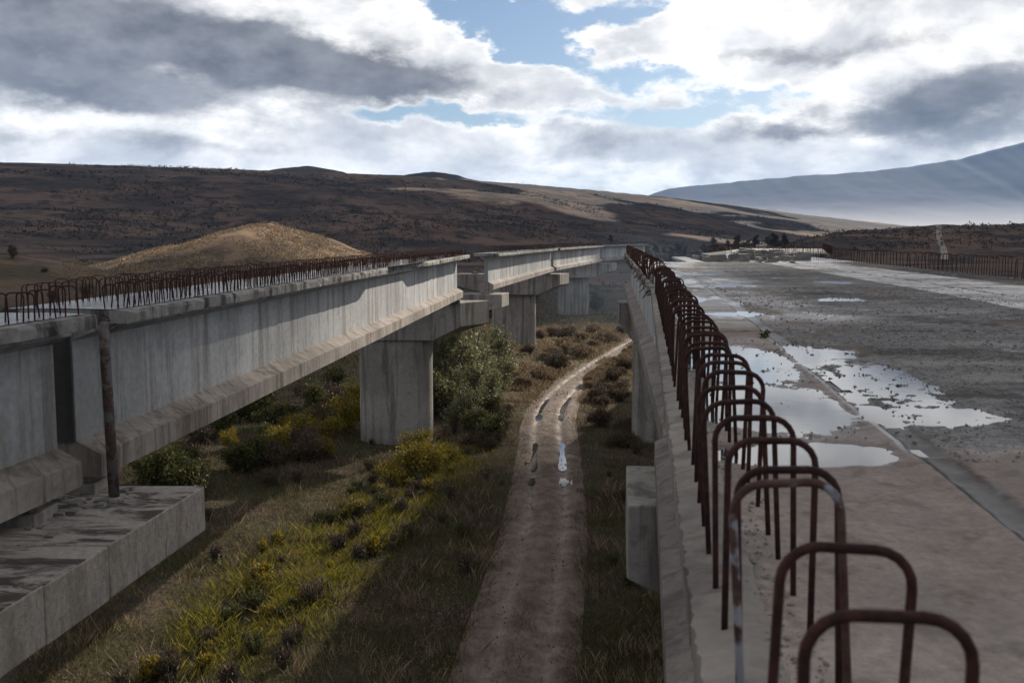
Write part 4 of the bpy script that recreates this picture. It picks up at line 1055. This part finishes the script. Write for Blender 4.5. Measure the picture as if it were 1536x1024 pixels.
nW2 = t.noise(t.vscale(cv, (1, 1, 1), (13, 5, 29)), .22, 5, .6)
AZw = t.m('ADD', AZ, t.m('MULTIPLY', t.m('SUBTRACT', nW, .5), 7.0)); ELw = t.m('ADD', EL, t.m('MULTIPLY', t.m('SUBTRACT', nW2, .5), 3.4))
def to_ang(px, py):
    x = (px-768)/F; d = (py-512)/F; c_, s_ = math.cos(PITCH), math.sin(PITCH)
    v = (x, c_-d*s_, -s_-d*c_); L = math.sqrt(sum(q*q for q in v))
    return math.degrees(math.atan2(v[0], v[1])), math.degrees(math.asin(v[2]/L))
DPP = 57.2958/F
def blob(px, py, rx, ry, rot=0, amp=1.0):
    a0, e0 = to_ang(px, py); rx *= DPP; ry *= DPP; cr, sr = math.cos(math.radians(-rot)), math.sin(math.radians(-rot))
    da = t.m('SUBTRACT', AZw, a0); de = t.m('SUBTRACT', ELw, e0)
    u = t.m('ADD', t.m('MULTIPLY', da, cr/rx), t.m('MULTIPLY', de, sr/rx)); v = t.m('ADD', t.m('MULTIPLY', da, -sr/ry), t.m('MULTIPLY', de, cr/ry))
    q = t.m('ADD', t.m('MULTIPLY', u, u), t.m('MULTIPLY', v, v))
    return t.m('MULTIPLY', t.m('EXPONENT', t.m('MULTIPLY', q, -1)), amp)
def total(lst):
    s = 0
    for b_ in lst:
        o = blob(*b_); s = o if s == 0 else t.m('ADD', s, o)
    return s
blue = total([(735, 15, 120, 42, 22, 1.2), (850, 82, 110, 24, 12, 1.0), (640, 170, 190, 17, 3, .85), (1080, 160, 170, 19, -3, .85), (930, 20, 110, 22, -5, .9), (330, 178, 90, 12, 0, .45), (980, 118, 60, 16, 0, .4),
              (-400, -300, 500, 120, 0, .6), (1900, -400, 400, 120, 0, .6)])
white = total([(560, 40, 130, 45, 18, .9), (720, 108, 130, 26, 14, .9), (1200, 55, 340, 55, 0, 1.2), (880, 155, 90, 9, 0, .4), (600, 225, 700, 30, 0, .9), (1400, 240, 200, 45, 0, .9), (150, 90, 260, 110, 0, 1.2), (440, 100, 250, 45, 8, .9), (1400, 160, 230, 50, -8, 1.0), (715, -5, 45, 8, 0, .7), (1250, -190, 450, 110, 0, 1.3)])
cov = t.m('ADD', t.m('SUBTRACT', white, blue), t.m('ADD', t.m('MULTIPLY', t.m('SUBTRACT', nB, .5), 2.2), .25))
cover = t.sstep(cov, -.12, .40)
dark = total([(110, 45, 300, 58, 5, 1.15), (430, 92, 260, 36, 8, 1.1), (150, 145, 190, 28, 4, .85), (600, 120, 120, 20, 6, .45), (1400, 150, 210, 36, -8, .95), (1300, 72, 150, 16, -4, .5), (1170, 203, 80, 17, 0, .6), (1500, 190, 120, 36, 0, .6), (860, 225, 140, 28, 0, .5), (320, 220, 190, 14, 0, .4), (60, 205, 150, 14, 0, .3), (1120, 100, 120, 12, -6, .3), (1330, 238, 90, 12, 0, .3),
              (-200, -330, 700, 160, 0, .6), (-600, 50, 400, 200, 0, .6), (2300, 50, 400, 200, 0, .5)])
dk = t.sstep(t.m('ADD', dark, t.m('MULTIPLY', t.m('SUBTRACT', nB, .5), 1.5)), .08, 1.05)
rim = t.m('MULTIPLY', t.sstep(cov, .75, .15), .2)
wc = t.ramp(t.m('ADD', nA, t.m('MULTIPLY', rim, .5)), [(.30, (.43, .45, .50)), (.45, (.66, .67, .69)), (.62, (1.06, 1.04, 1.01))])
cloudc = t.mixc(dk, wc, t.ramp(t.m('ADD', t.m('MULTIPLY', nB, .6), t.m('MULTIPLY', nA, .4)), [(.36, (.095, .102, .12)), (.66, (.30, .31, .34))]))
col = t.mixc(cover, skyc, cloudc)
# heavier cloud overhead and behind
heavy = t.m('MAXIMUM', t.sstep(EL, 32, 55), t.sstep(t.m('ABSOLUTE', AZ), 105, 150))
col = t.mixc(t.m('MULTIPLY', heavy, .8), col, t.mixc(nA, (.14, .15, .18), (.42, .44, .48)))
t.l.new(col, bg.inputs[0]); bg.inputs[1].default_value = 1.0

# ------------------------------------------------------------------ camera
cam = bpy.data.cameras.new('camera'); co = bpy.data.objects.new('camera', cam); COL.objects.link(co)
cam.lens = 35; cam.sensor_width = 36; cam.clip_end = 40000; cam.clip_start = .05
co.location = (0, 0, CAM_H); co.rotation_euler = (math.pi/2-PITCH, 0, 0)
cam.dof.use_dof = True; cam.dof.focus_distance = 38; cam.dof.aperture_fstop = 5.6
S.camera = co
S.view_settings.view_transform = 'Standard'; S.view_settings.look = 'None'; S.view_settings.exposure = .42; S.view_settings.gamma = 1
S.cycles.use_denoising = True
S.cycles.max_bounces = 6; S.cycles.volume_bounces = 0; S.cycles.transparent_max_bounces = 6
